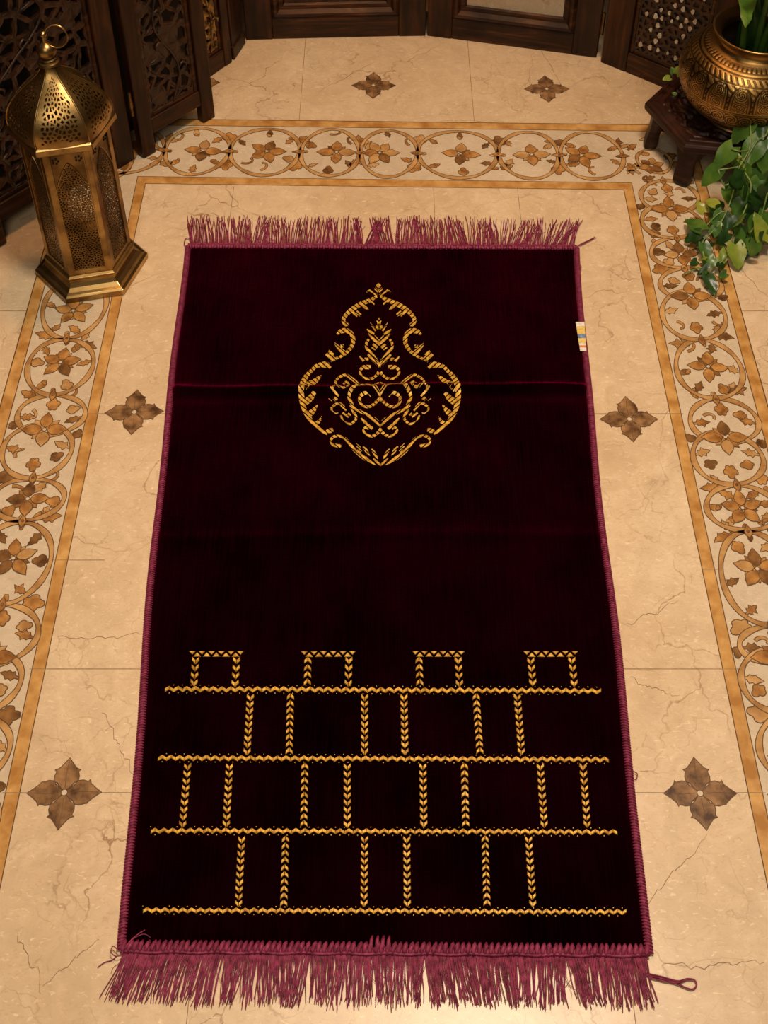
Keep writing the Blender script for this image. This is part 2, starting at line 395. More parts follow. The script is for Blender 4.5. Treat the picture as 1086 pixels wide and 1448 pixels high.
def side_band(sgn, items, px0):
    """items: (pixel row of knot a, of flower, of knot b, kind)"""
    for a, fy, b_, kind in items:
        x = sgn*BX
        pc = lambda py: F(543+sgn*(px0+.24*py), py)[1]
        ya, yf, ybb = yb(a), yb(fy), yb(b_)
        if kind == 's':      # single ring
            c = (x, (ya+ybb)/2); A = abs(ya-ybb)/2-.001; B = BW*.88
            ring(c, math.pi/2, A, B); ring_fill(c, math.pi/2, A, B)
            flower((x, yf), math.pi/2+rnd.uniform(-.12, .12), min(.029, A*.72), .0175, rnd.choice([4, 5, 5, 6]), small=True)
        else:                # two interlocked rings crossing at a large flower
            ov = .010
            c1 = (x+.004, (ya+yf-ov)/2); A1 = (ya-(yf-ov))/2; c2 = (x-.004, (yf+ov+ybb)/2); A2 = ((yf+ov)-ybb)/2
            ring(c1, math.pi/2, A1, BW*.88, z=.0008); ring(c2, math.pi/2, A2, BW*.88, z=.00095)
            flower((x, yf), math.pi/2, .031, .0195, 4, Lx=.029)
            for cc, AA, s_ in ((c1, A1, 1), (c2, A2, -1)):
                for q in (-1, 1):
                    p = (cc[0]+q*BW*.5, cc[1]+s_*AA*.25)
                    sprig((cc[0]+q*BW*.80, cc[1]-s_*AA*.12), math.pi/2+q*math.pi/2+rnd.uniform(-.4, .4), .024, rnd.choice(['amber', 'tan', 'umber']), .00058)
                    if rnd.random() < .5: hook(p, rnd.uniform(0, 6.2), .012, rnd.choice(['amber', 'tan']), turn=q)
                    else: maple(p, rnd.uniform(0, 6.2), .0105, rnd.choice(['amber', 'umber', 'tan']), 4)
                maple((cc[0], cc[1]+s_*AA*.45), math.pi/2*s_, .0125, 'amber', 5, z=.00066)
            for q in (-1, 1): 
                if rnd.random() < .7: maple((x+q*BW*.86, yf+rnd.uniform(-.01, .01)), rnd.uniform(0, 6), .009, 'umber', 4)
        knot((x, ybb), math.pi/2)
L_items = [(305, 345, 392, 's'), (392, 440, 479, 's'), (479, 513, 559, 's'), (559, 608, 676, 'p'), (676, 706, 737, 's'), (737, 790, 855, 's'),
           (855, 930, 1010, 'p'), (1010, 1060, 1112, 's'), (1112, 1200, 1290, 'p'), (1290, 1350, 1420, 's')]
R_items = [(256, 296, 337, 'p'), (337, 360, 380, 's'), (380, 419, 481, 'p'), (481, 519, 565, 's'), (565, 619, 686, 'p'), (686, 719, 752, 's'),
           (752, 805, 886, 's'), (886, 930, 1010, 'p'), (1010, 1060, 1112, 's'), (1112, 1200, 1290, 'p'), (1290, 1350, 1420, 's')]
side_band(-1, L_items, 0); side_band(1, R_items, 0)
knot((BX, yb(256)), math.pi/2)
# back border
YC = (YB[1]+YB[2])/2
top = [(135, 232, 184), (232, 325, 287), (325, 425, 377.5), (425, 509, 476), (509, 590.5, 537), (590.5, 704, 651), (704, 790, 751), (790, 880, 821)]
for i, (a, b_, fx) in enumerate(top):
    xa, xb, xf = F(a, 214)[0], F(b_, 214)[0], F(fx, 214)[0]
    c = sk((xa+xb)/2, YC); A = (xb-xa)/2-.001; B = (YB[2]-YB[1])/2*.90
    ring(c, -SK, A, B); ring_fill(c, -SK, A, B)
    flower(sk(xf, YC), -SK+rnd.uniform(-.1, .1), .029, .0205, [5, 4, 5, 4, 6, 4, 4, 5][i], Lx=.033)
    knot(sk(xb, YC), -SK)
cx = (BX-.03, YB[1]+.055)
flower(F(921, 235), .3, .020, .015, 6); maple(F(945, 222), .4, .013, 'umber'); hook(F(905, 246), 2, .016, 'tan', turn=1); hook(F(955, 250), .5, .016, 'tan', turn=-1)
ring(F(925, 228), .3, .030, .034, wd=.0055); blob(F(912, 218), 0, .016, .01, 'amber'); maple(F(960, 235), 2, .012, 'amber')
for px_, py_, an_g, L_, m_i in ((888, 212, .8, .024, 'amber'), (898, 232, -.6, .022, 'tan'), (938, 246, 2.2, .022, 'amber'), (905, 198, .2, .022, 'tan'), (925, 250, 3.6, .020, 'umber'), (948, 268, 4.4, .024, 'tan'), (928, 262, 2.4, .022, 'amber'), (968, 250, 1.2, .022, 'umber')):
    sprig(F(px_, py_), an_g, L_, m_i, .00058)
flower((-BX, YB[1]+.05), .2, .024, .017, 5); ring((-BX, YB[1]+.05), .3, .04, .045)
# four-pointed star flowers
def star(c, ang=0.0, R=.043):
    for k in range(4):
        T = loc2(c, ang+k*math.pi/2); L = R*rnd.uniform(.97, 1.03); W = R*.60
        up = [(.0015, .0014), (.0055, .0050), (.012, W*.40), (.30*L, W*.54), (.46*L, W*.57), (.60*L, W*.50), (.645*L, W*.60), (.69*L, W*.40), (.80*L, W*.24), (.91*L, W*.10), (L, 0)]
        dn = [(x, -y) for x, y in up[:-1]]
        if rnd.random() < .5: dn[6] = (dn[6][0], -W*.50)
        shape(T, up+dn[::-1], 'star', .0006+k*.00002, .0012)
        fl.ribbon([T((.006, 0)), T((L*.5, W*.04)), T((L*.94, 0))], .0006, .00072, FI['line'])
    shape(loc2(c, ang), [(.0038*math.cos(2*math.pi*i/12), .0038*math.sin(2*math.pi*i/12)) for i in range(12)], 'cream', .0008, .001)
for px, py in ((190, 583), (890, 593), (91, 1121), (990, 1122), (528, 121), (773, 126), (281, 117)): star(F(px, py), rnd.uniform(-.04, .04))
for s in (-1, 1):
    star((s*.78, 1.23)); star((s*.78, .67)); star((s*.366, .11))
floor = struct(fl.build('floor', FM))

# ------------------------------------------------------------------ walls of the room, and a dark backing behind the carved screen
def wallbox(name, a, b_):
    k = MB(); k.box(Vector((0, 0, 0)), Vector((1, 0, 0)), Vector((0, 1, 0)), a, b_); return struct(k.build(name, ['plaster']))
wallbox('wall_back', (-1.9, 3.3, 0), (1.9, 3.4, 2.9)); wallbox('wall_left', (-2.0, -1.2, 0), (-1.9, 3.4, 2.9)); wallbox('wall_right', (1.9, -1.2, 0), (2.0, 3.4, 2.9))
k = MB(); k.box(Vector((-1.02, 1.297, 0)), Vector((.662, .749, 0)), Vector((.749, -.662, 0)), (0, -.06, 0), (.978, 0, 2.9)); struct(k.build('left_dark_backing', ['dark_backing']))  # added near-black sheet that gives the lattice holes their shade
wallbox('ceiling', (-2.0, -1.2, 2.9), (2.0, 3.4, 3.0))

# ================================================================== pierced sheets (cells with rounded holes)
def clip(poly, nx, ny, d):
    out = []
    for i in range(len(poly)):
        a, b_ = poly[i], poly[(i+1) % len(poly)]
        da = a[0]*nx+a[1]*ny-d; db = b_[0]*nx+b_[1]*ny-d
        if da <= 0: out.append(a)
        if (da < 0 < db) or (db < 0 < da):
            t = da/(da-db); out.append((a[0]+(b_[0]-a[0])*t, a[1]+(b_[1]-a[1])*t))
    return out
def cells(outer, pitch, seed, jit=.42, sx=1.0):
    r = random.Random(seed); xs = [p[0] for p in outer]; ys = [p[1] for p in outer]; S = []
    y = min(ys)-pitch; j = 0
    while y < max(ys)+pitch:
        x = min(xs)-pitch*sx + (pitch*sx/2 if j % 2 else 0)
        while x < max(xs)+pitch*sx:
            S.append((x+r.uniform(-jit, jit)*pitch*sx, y+r.uniform(-jit, jit)*pitch)); x += pitch*sx
        y += pitch*.87; j += 1
    out = []
    for i, s in enumerate(S):
        P = list(outer)
        for k, q in enumerate(S):
            dx, dy = q[0]-s[0], q[1]-s[1]
            if k == i or abs(dx) > 3.2*pitch*sx or abs(dy) > 3.2*pitch: continue
            P = clip(P, dx, dy, (q[0]**2+q[1]**2-s[0]**2-s[1]**2)/2)
            if len(P) < 3: break
        if len(P) >= 3:
            Q = []
            for p in P:
                if not Q or math.hypot(p[0]-Q[-1][0], p[1]-Q[-1][1]) > 1e-5: Q.append(p)
            if len(Q) >= 3: out.append(Q)
    return out
def pierced(mb, outer, pitch, seed, fmap, inside, web, mi=0, jit=.42, sx=1.0, skip=0.0, mi2=None):
    r = random.Random(seed+1)
    for P in cells(outer, pitch, seed, jit, sx):
        cx_ = sum(p[0] for p in P)/len(P); cy_ = sum(p[1] for p in P)/len(P)
        # subdivide the outline
        n = 12; per = []; tot = 0; seg = []
        for i in range(len(P)):
            a, b_ = P[i], P[(i+1) % len(P)]; l = math.hypot(b_[0]-a[0], b_[1]-a[1]); seg.append(l); tot += l
        O = []
        for i in range(len(P)):
            a, b_ = P[i], P[(i+1) % len(P)]; k = max(1, round(n*seg[i]/tot))
            for q in range(k): O.append((a[0]+(b_[0]-a[0])*q/k, a[1]+(b_[1]-a[1])*q/k))
        hole = inside(cx_, cy_) and r.random() >= skip
        if not hole:
            mb.add([fmap(*p) for p in O]+[fmap(cx_, cy_)], [(i, (i+1) % len(O), len(O)) for i in range(len(O))], mi); continue
        H = []
        rm = sum(math.hypot(p[0]-cx_, p[1]-cy_) for p in O)/len(O)
        for p in O:
            d = math.hypot(p[0]-cx_, p[1]-cy_); k = max(.12, (d-web/2)/d); k *= .55+.45*min(1, rm/d)
            H.append((cx_+(p[0]-cx_)*k, cy_+(p[1]-cy_)*k))
        m_ = len(O)
        mb.add([fmap(*p) for p in O]+[fmap(*p) for p in H], [(i, (i+1) % m_, m_+(i+1) % m_, m_+i) for i in range(m_)], mi)

# ================================================================== RUG
GL = (-.335, 1.599), (-.283, .497); GR = (.325, 1.595), (.279, .493)
YR1, YR2 = F(540, 552)[1], F(540, 762)[1]
def rug_xy(s, t):   # s 0..1 left to right, t 0..1 near to far
    def edge(E, sg):
        x = E[1][0]+(E[0][0]-E[1][0])*t; y = E[1][1]+(E[0][1]-E[1][1])*t
        return x + sg*.0035*math.sin(t*5.2+sg)+.0015*math.sin(t*17+sg*2), y
    a, b_ = edge(GL, -1), edge(GR, 1)
    return a[0]+(b_[0]-a[0])*s, a[1]+(b_[1]-a[1])*s
def rug_z(x, y):
    d = y-YR1-.003*math.sin(x*9); e = y-YR2-.004*math.sin(x*7+1)
    return .0052 + .0085*math.exp(-(d/.0062)**2)*(.75+.25*math.sin(x*31)) - .0016*math.exp(-((d+.017)/.010)**2) + .0018*math.exp(-(e/.010)**2) \
        + .0005*math.sin(x*23+y*9)*math.sin(y*31)
rug = thing('prayer_rug', 'long maroon velvet rug with gold embroidery and plum fringes, lying on the marble floor', 'rug', (0, 1.05, 0))
k = MB(); NX, NY = 70, 420; vs = []
for j in range(NY+1):
    for i in range(NX+1):
        s, t = i/NX, j/NY; x, y = rug_xy(s, t); z = rug_z(x, y)
        ed = min(s, 1-s, t*1.7, (1-t)*1.7)
        vs.append((x, y, z*min(1, .35+ed*60)))
fs = [(j*(NX+1)+i, j*(NX+1)+i+1, (j+1)*(NX+1)+i+1, (j+1)*(NX+1)+i) for j in range(NY) for i in range(NX)]
b0 = len(vs); bd = [i for i in range(NX+1)]+[j*(NX+1)+NX for j in range(1, NY+1)]+[NY*(NX+1)+i for i in range(NX-1, -1, -1)]+[j*(NX+1) for j in range(NY-1, 0, -1)]
for q in bd: vs.append((vs[q][0], vs[q][1], .0012))
nb = len(bd); fs += [(bd[(i+1) % nb], bd[i], b0+i, b0+(i+1) % nb) for i in range(nb)]
k.add(vs, fs); k.build('velvet_pile', ['velvet'], rug, smooth=True)

# gold medallion
KS = 8.354
def axis(py): return 535.3+3.0*(py-405)/253
def cA(x, y): return (415+x/KS, 395+y/KS)
def cB(x, y): return (415+x/KS, 525+y/KS)
SA = [
 [(985,205,30),(900,250,45),(800,290,55),(700,350,55),(640,400,50),(600,450,45),(590,500,45),(620,535,45),(648,530,30)],
 [(820,290,45),(885,360,8)], [(770,295,40),(870,355,8)], [(905,240,34),(955,300,10)], [(690,380,45),(750,440,12)], [(740,385,42),(795,425,34)],
 [(515,650,20),(545,625,50),(590,608,58),(640,612,58),(688,650,52),(705,720,52),(692,785,46),(645,850,40),(575,905,30),(510,935,28),(440,965,35)],
 [(485,755,14),(530,805,42),(590,865,52),(625,885,40)], [(556,790,34),(596,790,34)],
 [(380,900,20),(420,900,70),(480,950,46)], [(415,848,24),(480,885,30)],
 [(440,1045,30),(390,1010,72),(330,1012,62),(262,1030,42),(210,1085,42),(165,1125,46),(125,1175,52)],
 [(1005,45,6),(1005,75,60),(1005,105,6)], [(960,105,26),(1005,150,34)], [(895,120,30),(992,195,26)], [(865,152,14),(888,134,16)],
 [(1012,455,10),(1012,482,10)], [(985,490,10),(1013,520,52)], [(985,548,28),(985,580,28)], [(1028,548,20),(1028,590,20)],
 [(908,513,4),(930,550,18),(975,605,34)], [(868,590,8),(900,618,28),(955,645,30)], [(885,632,12),(930,690,36),(1020,775,26)], [(960,665,8),(1022,735,8)],
 [(888,712,26),(862,755,30),(862,810,30),(900,860,38),(960,920,22),(1015,1000,26),(1018,1045,20)], [(880,890,22),(920,940,36),(1000,1020,20)],
 [(938,770,26),(988,812,38)], [(922,806,16),(966,836,12)], [(782,915,12),(830,968,30)], [(842,945,32),(886,945,32)],
 [(912,1040,46),(868,1038,50),(820,1042,40),(790,1075,30),(790,1120,28),(825,1162,28),(875,1176,28),(930,1170,30),(978,1136,30),(1012,1090,40)],
]
SB = [
 [(180,30,46),(150,70,48),(120,120,64),(105,180,74),(92,250,62),(98,320,66),(112,400,60),(140,480,56),(190,560,52),(250,630,46),(320,690,40),(395,745,18)],
 [(120,215,80),(180,165,88),(240,130,70),(290,85,44),(332,48,6)], [(115,385,70),(165,345,80),(212,300,66),(237,268,46),(268,262,6)],
 [(165,505,40),(200,500,70),(240,460,50),(265,425,30),(286,393,5)], [(262,612,28),(296,600,46),(316,565,24),(336,532,4)], [(388,712,30),(430,702,58),(468,692,40)],
 [(562,858,12),(548,882,38),(510,880,40),(462,860,36),(440,815,30),(475,775,34),(530,765,30),(600,790,30),(660,850,36),(710,920,40),(780,985,44),(850,1040,38),(890,1075,10)],
 [(940,1030,8),(985,1072,26),(1030,1110,22)], [(738,848,5),(792,898,10)], [(742,890,20),(800,955,32)], [(822,892,16),(860,940,38),(900,1000,10)],
 [(922,922,14),(962,980,38),(996,1036,8)], [(850,1010,20),(905,1062,38),(978,1108,8)], [(1030,1090,10),(1030,1122,14)],
 [(588,155,18),(620,130,36),(650,160,32),(625,200,20),(575,212,20),(525,185,28),(495,140,28),(515,95,28),(560,60,30),(620,45,30),(670,75,36),(740,130,36),(762,165,40)],
 [(762,165,40),(710,200,40),(670,245,40),(656,300,38),(680,360,36),(720,430,34),(800,480,36),(880,520,32),(960,590,28),(1026,655,26)],
 [(772,175,28),(830,165,26),(890,170,32),(940,185,36),(1000,240,30),(1026,275,34)], [(958,160,12),(1015,132,18)],
 [(912,292,10),(880,255,18),(830,260,36),(790,290,38),(780,340,36),(810,390,36),(870,420,34),(930,400,36),(985,350,36),(1026,300,36)],
 [(482,180,24),(460,215,26)], [(430,208,16),(480,250,34),(532,292,32)], [(415,315,8),(450,352,20)], [(478,308,40),(512,335,42)],
 [(532,488,8),(500,500,12),(460,475,18),(450,435,26),(490,395,30),(540,375,30),(580,410,36),(622,465,18)], [(582,488,30),(655,536,34)], [(648,493,14),(680,522,14)],
 [(562,520,26),(590,590,20),(670,625,26),(715,595,30),(740,550,30),(705,470,36),(665,405,8)],
 [(800,552,18),(850,610,36),(872,632,16)], [(872,632,30),(932,682,40)], [(912,628,7),(942,658,7)],
 [(890,682,30),(850,665,28),(826,700,28),(860,750,28),(930,770,32),(985,740,34),(1020,702,36),(1026,668,18)], [(958,540,5),(1012,592,5)],
]
def subdiv(S):
    out = []
    for i in range(len(S)-1):
        p0, p1, p2, p3 = S[max(i-1, 0)], S[i], S[i+1], S[min(i+2, len(S)-1)]
        n = max(2, int(math.hypot(p2[0]-p1[0], p2[1]-p1[1])/16))
        for q in range(n):
            t = q/n
            out.append(tuple(.5*((2*p1[a])+(-p0[a]+p2[a])*t+(2*p0[a]-5*p1[a]+4*p2[a]-p3[a])*t*t+(-p0[a]+3*p1[a]-3*p2[a]+p3[a])*t**3) for a in range(3)))
    out.append(S[-1]); return out
def stitch(mb, P, h=.0009):
    """one raised satin stitch from a convex outline on the rug"""
    if len(P) < 3: return
    A = 0
    for i in range(len(P)): A += P[i][0]*P[(i+1) % len(P)][1]-P[(i+1) % len(P)][0]*P[i][1]
    if abs(A) < 1.2e-7: return
    if A < 0: P = P[::-1]
    cx_ = sum(p[0] for p in P)/len(P); cy_ = sum(p[1] for p in P)/len(P); z0 = rug_z(cx_, cy_)
    B = [(p[0], p[1], rug_z(*p)+.0001) for p in P]; T = [(cx_+(p[0]-cx_)*.72, cy_+(p[1]-cy_)*.72, z0+h) for p in P]
    n = len(P); mb.add(B+T, [(i, (i+1) % n, n+(i+1) % n, n+i) for i in range(n)]+[tuple(range(n, 2*n))])
med = MB(); DN = (-.65, .76); PITCH, GAP = 45.0, 13.0
for strokes, conv, oy in ((SA, cA, 0), (SB, cB, 1086)):
    for S in strokes:
        Q = subdiv(S); Lp, Rp = [], []
        for i, (x, y, wd) in enumerate(Q):
            a = Q[max(i-1, 0)]; b_ = Q[min(i+1, len(Q)-1)]; dx, dy = b_[0]-a[0], b_[1]-a[1]; l = math.hypot(dx, dy) or 1
            h = max(wd, 4)/2*.98; Lp.append((x-dy/l*h, y+dx/l*h+oy)); Rp.append((x+dy/l*h, y-dx/l*h+oy))
        # group ribbon quads by hatch band; each (quad, band) is one small satin piece
        for i in range(len(Q)-1):
            quad = [Lp[i], Lp[i+1], Rp[i+1], Rp[i]]
            d = [p[0]*DN[0]+p[1]*DN[1] for p in quad]
            for kk in range(int(math.floor(min(d)/PITCH)), int(math.floor(max(d)/PITCH))+1):
                P = clip(quad, DN[0], DN[1], kk*PITCH+PITCH-GAP); P = clip(P, -DN[0], -DN[1], -kk*PITCH) if len(P) > 2 else P
                if len(P) < 3: continue
                px = [(415+p[0]/KS, 395+p[1]/KS) for p in P]
                for mir in (0, 1):
                    pp = [(2*axis(p[1])-p[0], p[1]) if mir else p for p in px]
                    W_ = [F(p[0], p[1], .0055) for p in pp]
                    A = sum(W_[q][0]*W_[(q+1) % len(W_)][1]-W_[(q+1) % len(W_)][0]*W_[q][1] for q in range(len(W_)))
                    if abs(A) < 2e-8: continue
                    if A < 0: W_ = W_[::-1]
                    n = len(W_); hb = .0007
                    med.add([(p[0], p[1], rug_z(*p)+hb) for p in W_]+[(p[0], p[1], rug_z(*p)) for p in W_],
                            [tuple(range(n))]+[(n+q, n+(q+1) % n, (q+1) % n, q) for q in range(n)])
med.build('embroidered_medallion', ['gold'], rug)['label'] = 'gold embroidered drop-shaped medallion of scrolls'

# gold brick work
br = MB()
def pxw(x, y): return F(x, y, .0055)
def para(a, b_, wd):
    """slanted satin stitch between image-plane points a and b with horizontal thickness"""
    A, B = pxw(*a), pxw(*b_); dx, dy = B[0]-A[0], B[1]-A[1]; l = math.hypot(dx, dy); nx, ny = -dy/l*wd/2, dx/l*wd/2
    stitch(br, [(A[0]+nx, A[1]+ny), (B[0]+nx, B[1]+ny), (B[0]-nx, B[1]-ny), (A[0]-nx, A[1]-ny)], .0011)
def quad(P, h=.0011): stitch(br, [pxw(*p) for p in P], h)
def hline(a, b_):
    n = max(2, round((b_[0]-a[0])/6.25))
    for i in range(n):
        x0 = a[0]+(b_[0]-a[0])*i/n; x1 = a[0]+(b_[0]-a[0])*(i+1)/n; y = a[1]+(b_[1]-a[1])*(i+.5)/n+rnd.uniform(-.3, .3); t = 2.5
        q = 1.9 if i % 2 == 0 else -1.9
        quad([(x0+.1, y+q-t), (x1+.1, y-q-t), (x1+.1, y-q+t), (x0+.1, y+q+t)])
        X, Y = pxw(x0, y+(5.6 if i % 2 else -5.6)); e = .0006
        if rnd.random() < .8: stitch(br, [(X-e, Y-e), (X+e, Y-e), (X+e, Y+e), (X-e, Y+e)], .0006)
def vline(a, b_, up=0):
    L = b_[1]-a[1]; n = max(1, round(L/9.6)); sg = -1 if up else 1
    for i in range(n):
        y = a[1]+L*(i+.5)/n; x = a[0]+(b_[0]-a[0])*(i+.5)/n; r = rnd.uniform(-.3, .3)
        for q in (-1, 1):
            ap, ou = y+sg*2.6+r, y-sg*2.2+r+rnd.uniform(-.4, .4)
            quad([(x+q*.25, ap-3.1), (x+q*4.9, ou-2.9), (x+q*5.3, ou+2.1), (x+q*.25, ap+3.0)])
def topbar(a, b_):
    n = 5; 
    for i in range(n):
        x0 = a[0]+(b_[0]-a[0])*i/n; x1 = a[0]+(b_[0]-a[0])*(i+1)/n; y = a[1]; xm = (x0+x1)/2
        stitch(br, [pxw(x0+1.2, y+3.6), pxw(x1-1.2, y+3.6), pxw(xm, y-2.6)], .0010)
        stitch(br, [pxw(xm+1.2-6, y-4), pxw(xm-1.2+6-1, y-4), pxw(xm-.2, y-1.2)][::1], .0008) if 0 else None
    for i in range(n+1):
        x = a[0]+(b_[0]-a[0])*i/n; y = a[1]; stitch(br, [pxw(x-4.6, y-4.2), pxw(x+4.6, y-4.2), pxw(x, y+.6)], .0008)
for a, b_ in (((233, 974), (850, 977)), ((223, 1071.5), (861, 1074)), ((213, 1174.5), (873, 1176.5)), ((202, 1287), (886, 1289.5))): hline(a, b_)
for xt0, xb0, xt1, xb1 in ((277, 274, 335, 332), (435.3, 434.5, 493.5, 492.2), (592.3, 593.8, 647.5, 650), (750, 753.7, 808, 812.5)):
    vline((xt0, 929), (xb0, 970), up=xt0 in (435.3, 592.3)); vline((xt1, 928), (xb1, 971)); topbar((xt0-5, 925), (xt1+5, 925))
for y0, y1, L in ((981, 1067, ((354.3, 349), (410.8, 408.8), (515.6, 515.6), (571, 572.7), (673, 679), (731, 737.6))),
                  (1079, 1170, ((265.8, 257.7), (324.7, 319.8), (431, 429.5), (491, 491), (597.8, 599.3), (656.6, 658.7), (763.7, 769.8), (824, 830.6))),
                  (1182, 1282, ((341.8, 336.9), (403.9, 401), (515.6, 514.8), (575, 576), (685.8, 688.8), (747, 753.7)))):
    for a, b_ in L: vline((a, y0), (b_, y1), up=a in (410.8, 673, 431, 656.6, 403.9, 685.8))
br.build('embroidered_brickwork', ['gold'], rug)['label'] = 'gold embroidered brick wall pattern'

# whipstitched side bindings
for s, nm in ((0, 'side_binding'), (1, 'side_binding')):
    k = MB(); sg = -1 if s == 0 else 1; N = 330; core = []
    for i in range(61):
        x, y = rug_xy(s, i/60); core.append((x, y, .0036))
    k.tube(core, .0034, 8)
    for i in range(N):
        t = (i+.5)/N; x, y = rug_xy(s, t); lean = .0016
        P = []
        for q in range(6):
            a = math.pi*(q/5)
            P.append((x+math.cos(a)*.0040*sg, y+lean*(q/5-.5)*2, .0034+math.sin(a)*.0040))
        k.tube(P, .00115, 5, caps=False)
    k.build(nm, ['plum'], rug, smooth=True)
# fringes and overlock stitches
def strand(k, x, y, dx, dy, L, r=.00062, wob=.0015, z0=.004, mi=0):
    P = []; R = []; n = 7; ph = rnd.uniform(0, 6); ln = math.hypot(dx, dy); ux, uy = dx/ln, dy/ln; px_, py_ = -uy, ux
    bend = rnd.uniform(-1, 1)*L*.07; zz = rnd.uniform(.0008, .0042)
    for i in range(n+1):
        t = i/n; o = wob*math.sin(ph+t*5)*t + bend*t*t
        P.append((x+ux*L*t+px_*o, y+uy*L*t+py_*o, z0*(1-t)**2+zz*min(1, 2*t)*(1-.2*t)+.0004)); R.append(r*(1-.25*t))
    k.tube(P, R, 4, caps=False, mi=mi)
for far in (1, 0):
    k = MB(); sg = 1 if far else -1
    t_ = 1 if far else 0; nt_ = 62 if far else 78
    x0, yA = rug_xy(0, t_); x1, yB_ = rug_xy(1, t_)
    lean = 0
    for i in range(nt_):
        s = (i+.5)/nt_; bx = x0+.004+(x1-x0-.008)*s; by = yA+(yB_-yA)*s + sg*.002
        if i % rnd.choice([2, 3, 4]) == 0: lean = rnd.gauss(0, .10)+(.10*(s-.5) if not far else 0)
        if far and s > .8: lean = abs(lean)+.12
        if far and s < .04: lean = -.16
        if not far and s < .1: lean = -.32+s
        L0 = (.0735 if far else .050)*rnd.uniform(.93, 1.05); m_ = 8 if far else 9
        for q in range(m_):
            o = (q/(m_-1)-.5)*(x1-x0)/nt_*(1.05 if not far else .95)
            a = lean+rnd.gauss(0, .035)
            strand(k, bx+o*.9, by, math.sin(a)-(o*6 if q % 2 else -o*4), sg*math.cos(a), L0*rnd.uniform(.84, 1.06), r=.00080 if far else .00076, mi=rnd.choice([0, 0, 0, 0, 1]))
        if rnd.random() < .5: strand(k, bx, by, math.sin(lean+rnd.uniform(-.7, .7)), sg, L0*rnd.uniform(.5, .9), r=.00035, wob=.005)
    if far:
        for q in range(6): strand(k, x1-.002, yB_, .034+rnd.uniform(-.002, .002), .028+rnd.uniform(-.003, .003), .046*rnd.uniform(.85, 1.05))
        for q in range(8): strand(k, x0+.006, yA, -.010+rnd.uniform(-.002, .002), .06, .058*rnd.uniform(.9, 1.05))
    o = k.build('fringe', ['plum', 'plum_dark'], rug, smooth=True); o['kind'] = 'stuff'
    k = MB(); n = 70 if far else 92
    for i in range(n):
        s = (i+.5)/n; bx = x0+(x1-x0)*s; by = yA+(yB_-yA)*s
        if far:
            k.tube([(bx, by-.008, .0050), (bx+.0004, by-.005, .0078), (bx, by-.001, .0072), (bx, by+.003, .004)], [.0010, .0026, .0030, .0020], 6)
        else:
            l = rnd.uniform(-.0008, .0008)
            k.tube([(bx+.002+l, by+.0085, .0055), (bx+.0012+l, by+.005, .0085), (bx-.0006, by, .0085), (bx-.001, by-.004, .004)], [.0014, .0025, .0026, .0015], 6)
            if 42 < i*1. < 47: k.tube([(bx+.002, by+.015, .0055), (bx+.001, by+.009, .009), (bx, by, .009)], [.001, .002, .002], 6)
    cord = [(x0+(x1-x0)*i/60, yA+(yB_-yA)*i/60+(.0015 if far else -.0028)+.0008*math.sin(i*1.3), .0068 if far else .0062) for i in range(61)]
    k.tube(cord, .0012 if far else .0016, 6); k.tube([(p[0], p[1]-(.003 if far else -.0035), .0036) for p in cord], .0036, 8)
    k.build('overlock_stitching', ['plum'], rug, smooth=True)
# loose threads at the corners
def curve(pts, z, n=8):
    Q = subdiv([(x*16, y*16, 1) for x, y in pts]); return [(*F(q[0]/16, q[1]/16, z), z) for q in Q]
k = MB()
for off in (0, 2.6):
    k.tube(curve([(899, 1352+off*.2), (908, 1372+off*.4), (914, 1376+off), (935, 1381+off), (958, 1387+off), (972, 1384+off*.4), (982, 1386), (985, 1393), (979, 1399), (968, 1396), (955, 1389+off*.6), (935, 1384+off), (916, 1379+off)], .0022+off*.0003), .00085, 6)
k.tube(curve([(901, 1360), (904, 1385), (907, 1402), (911, 1413)], .0015), .0004, 5)
k.build('loose_thread', ['plum'], rug, smooth=True)
k = MB()
k.tube(curve([(168, 1345), (160, 1338), (157, 1346), (163, 1352), (172, 1350), (176, 1340), (190, 1325), (205, 1315)], .008), .0006, 5)
k.tube(curve([(176, 1341), (188, 1328), (203, 1321), (213, 1326)], .009), .0005, 5)
k.tube(curve([(165, 1352), (158, 1358), (148, 1361), (138, 1368)], .0016), .0006, 5)
k.build('loose_thread', ['plum'], rug, smooth=True)
k = MB(); k.tube(curve([(266, 352), (261, 346), (262, 338), (267, 337), (270, 343), (269, 352), (274, 346)], .004), .0009, 6)
k.build('loose_thread', ['plum'], rug, smooth=True); k = MB()
k.tube(curve([(818, 372), (822, 378), (819, 386)], .004), .0006, 5); k.build('loose_thread', ['plum'], rug, smooth=True); k = MB()
k.tube(curve([(894, 1090), (901, 1094), (900, 1101), (894, 1103)], .004), .0006, 5)
k.build('loose_thread', ['plum'], rug, smooth=True)
# woven label on the right edge
k = MB(); rows = [(455, 461, 0), (461, 472, 1), (472, 478, 2), (478, 485, 1), (485, 488, 0), (488, 491, 3), (491, 496, 0)]
for ya, yb2, mi in rows:
    xl = lambda y: 814+(y-455)*.16; xr = lambda y: 826.5+(y-455)*.07
    A = [F(xl(ya), ya, .009), F(xr(ya), ya, .009), F(xr(yb2), yb2, .009), F(xl(yb2), yb2, .009)]
    k.add([(*p, .0086) for p in A]+[(*p, .0078) for p in A], [(3, 2, 1, 0), (4, 5, 6, 7), (0, 1, 5, 4), (1, 2, 6, 5), (2, 3, 7, 6), (3, 0, 4, 7)], mi)
lab = k.build('woven_label', ['white_cloth', 'yellow_cloth', 'blue_cloth', 'orange_cloth'], rug); lab['label'] = 'small white label with yellow, blue and orange bands'

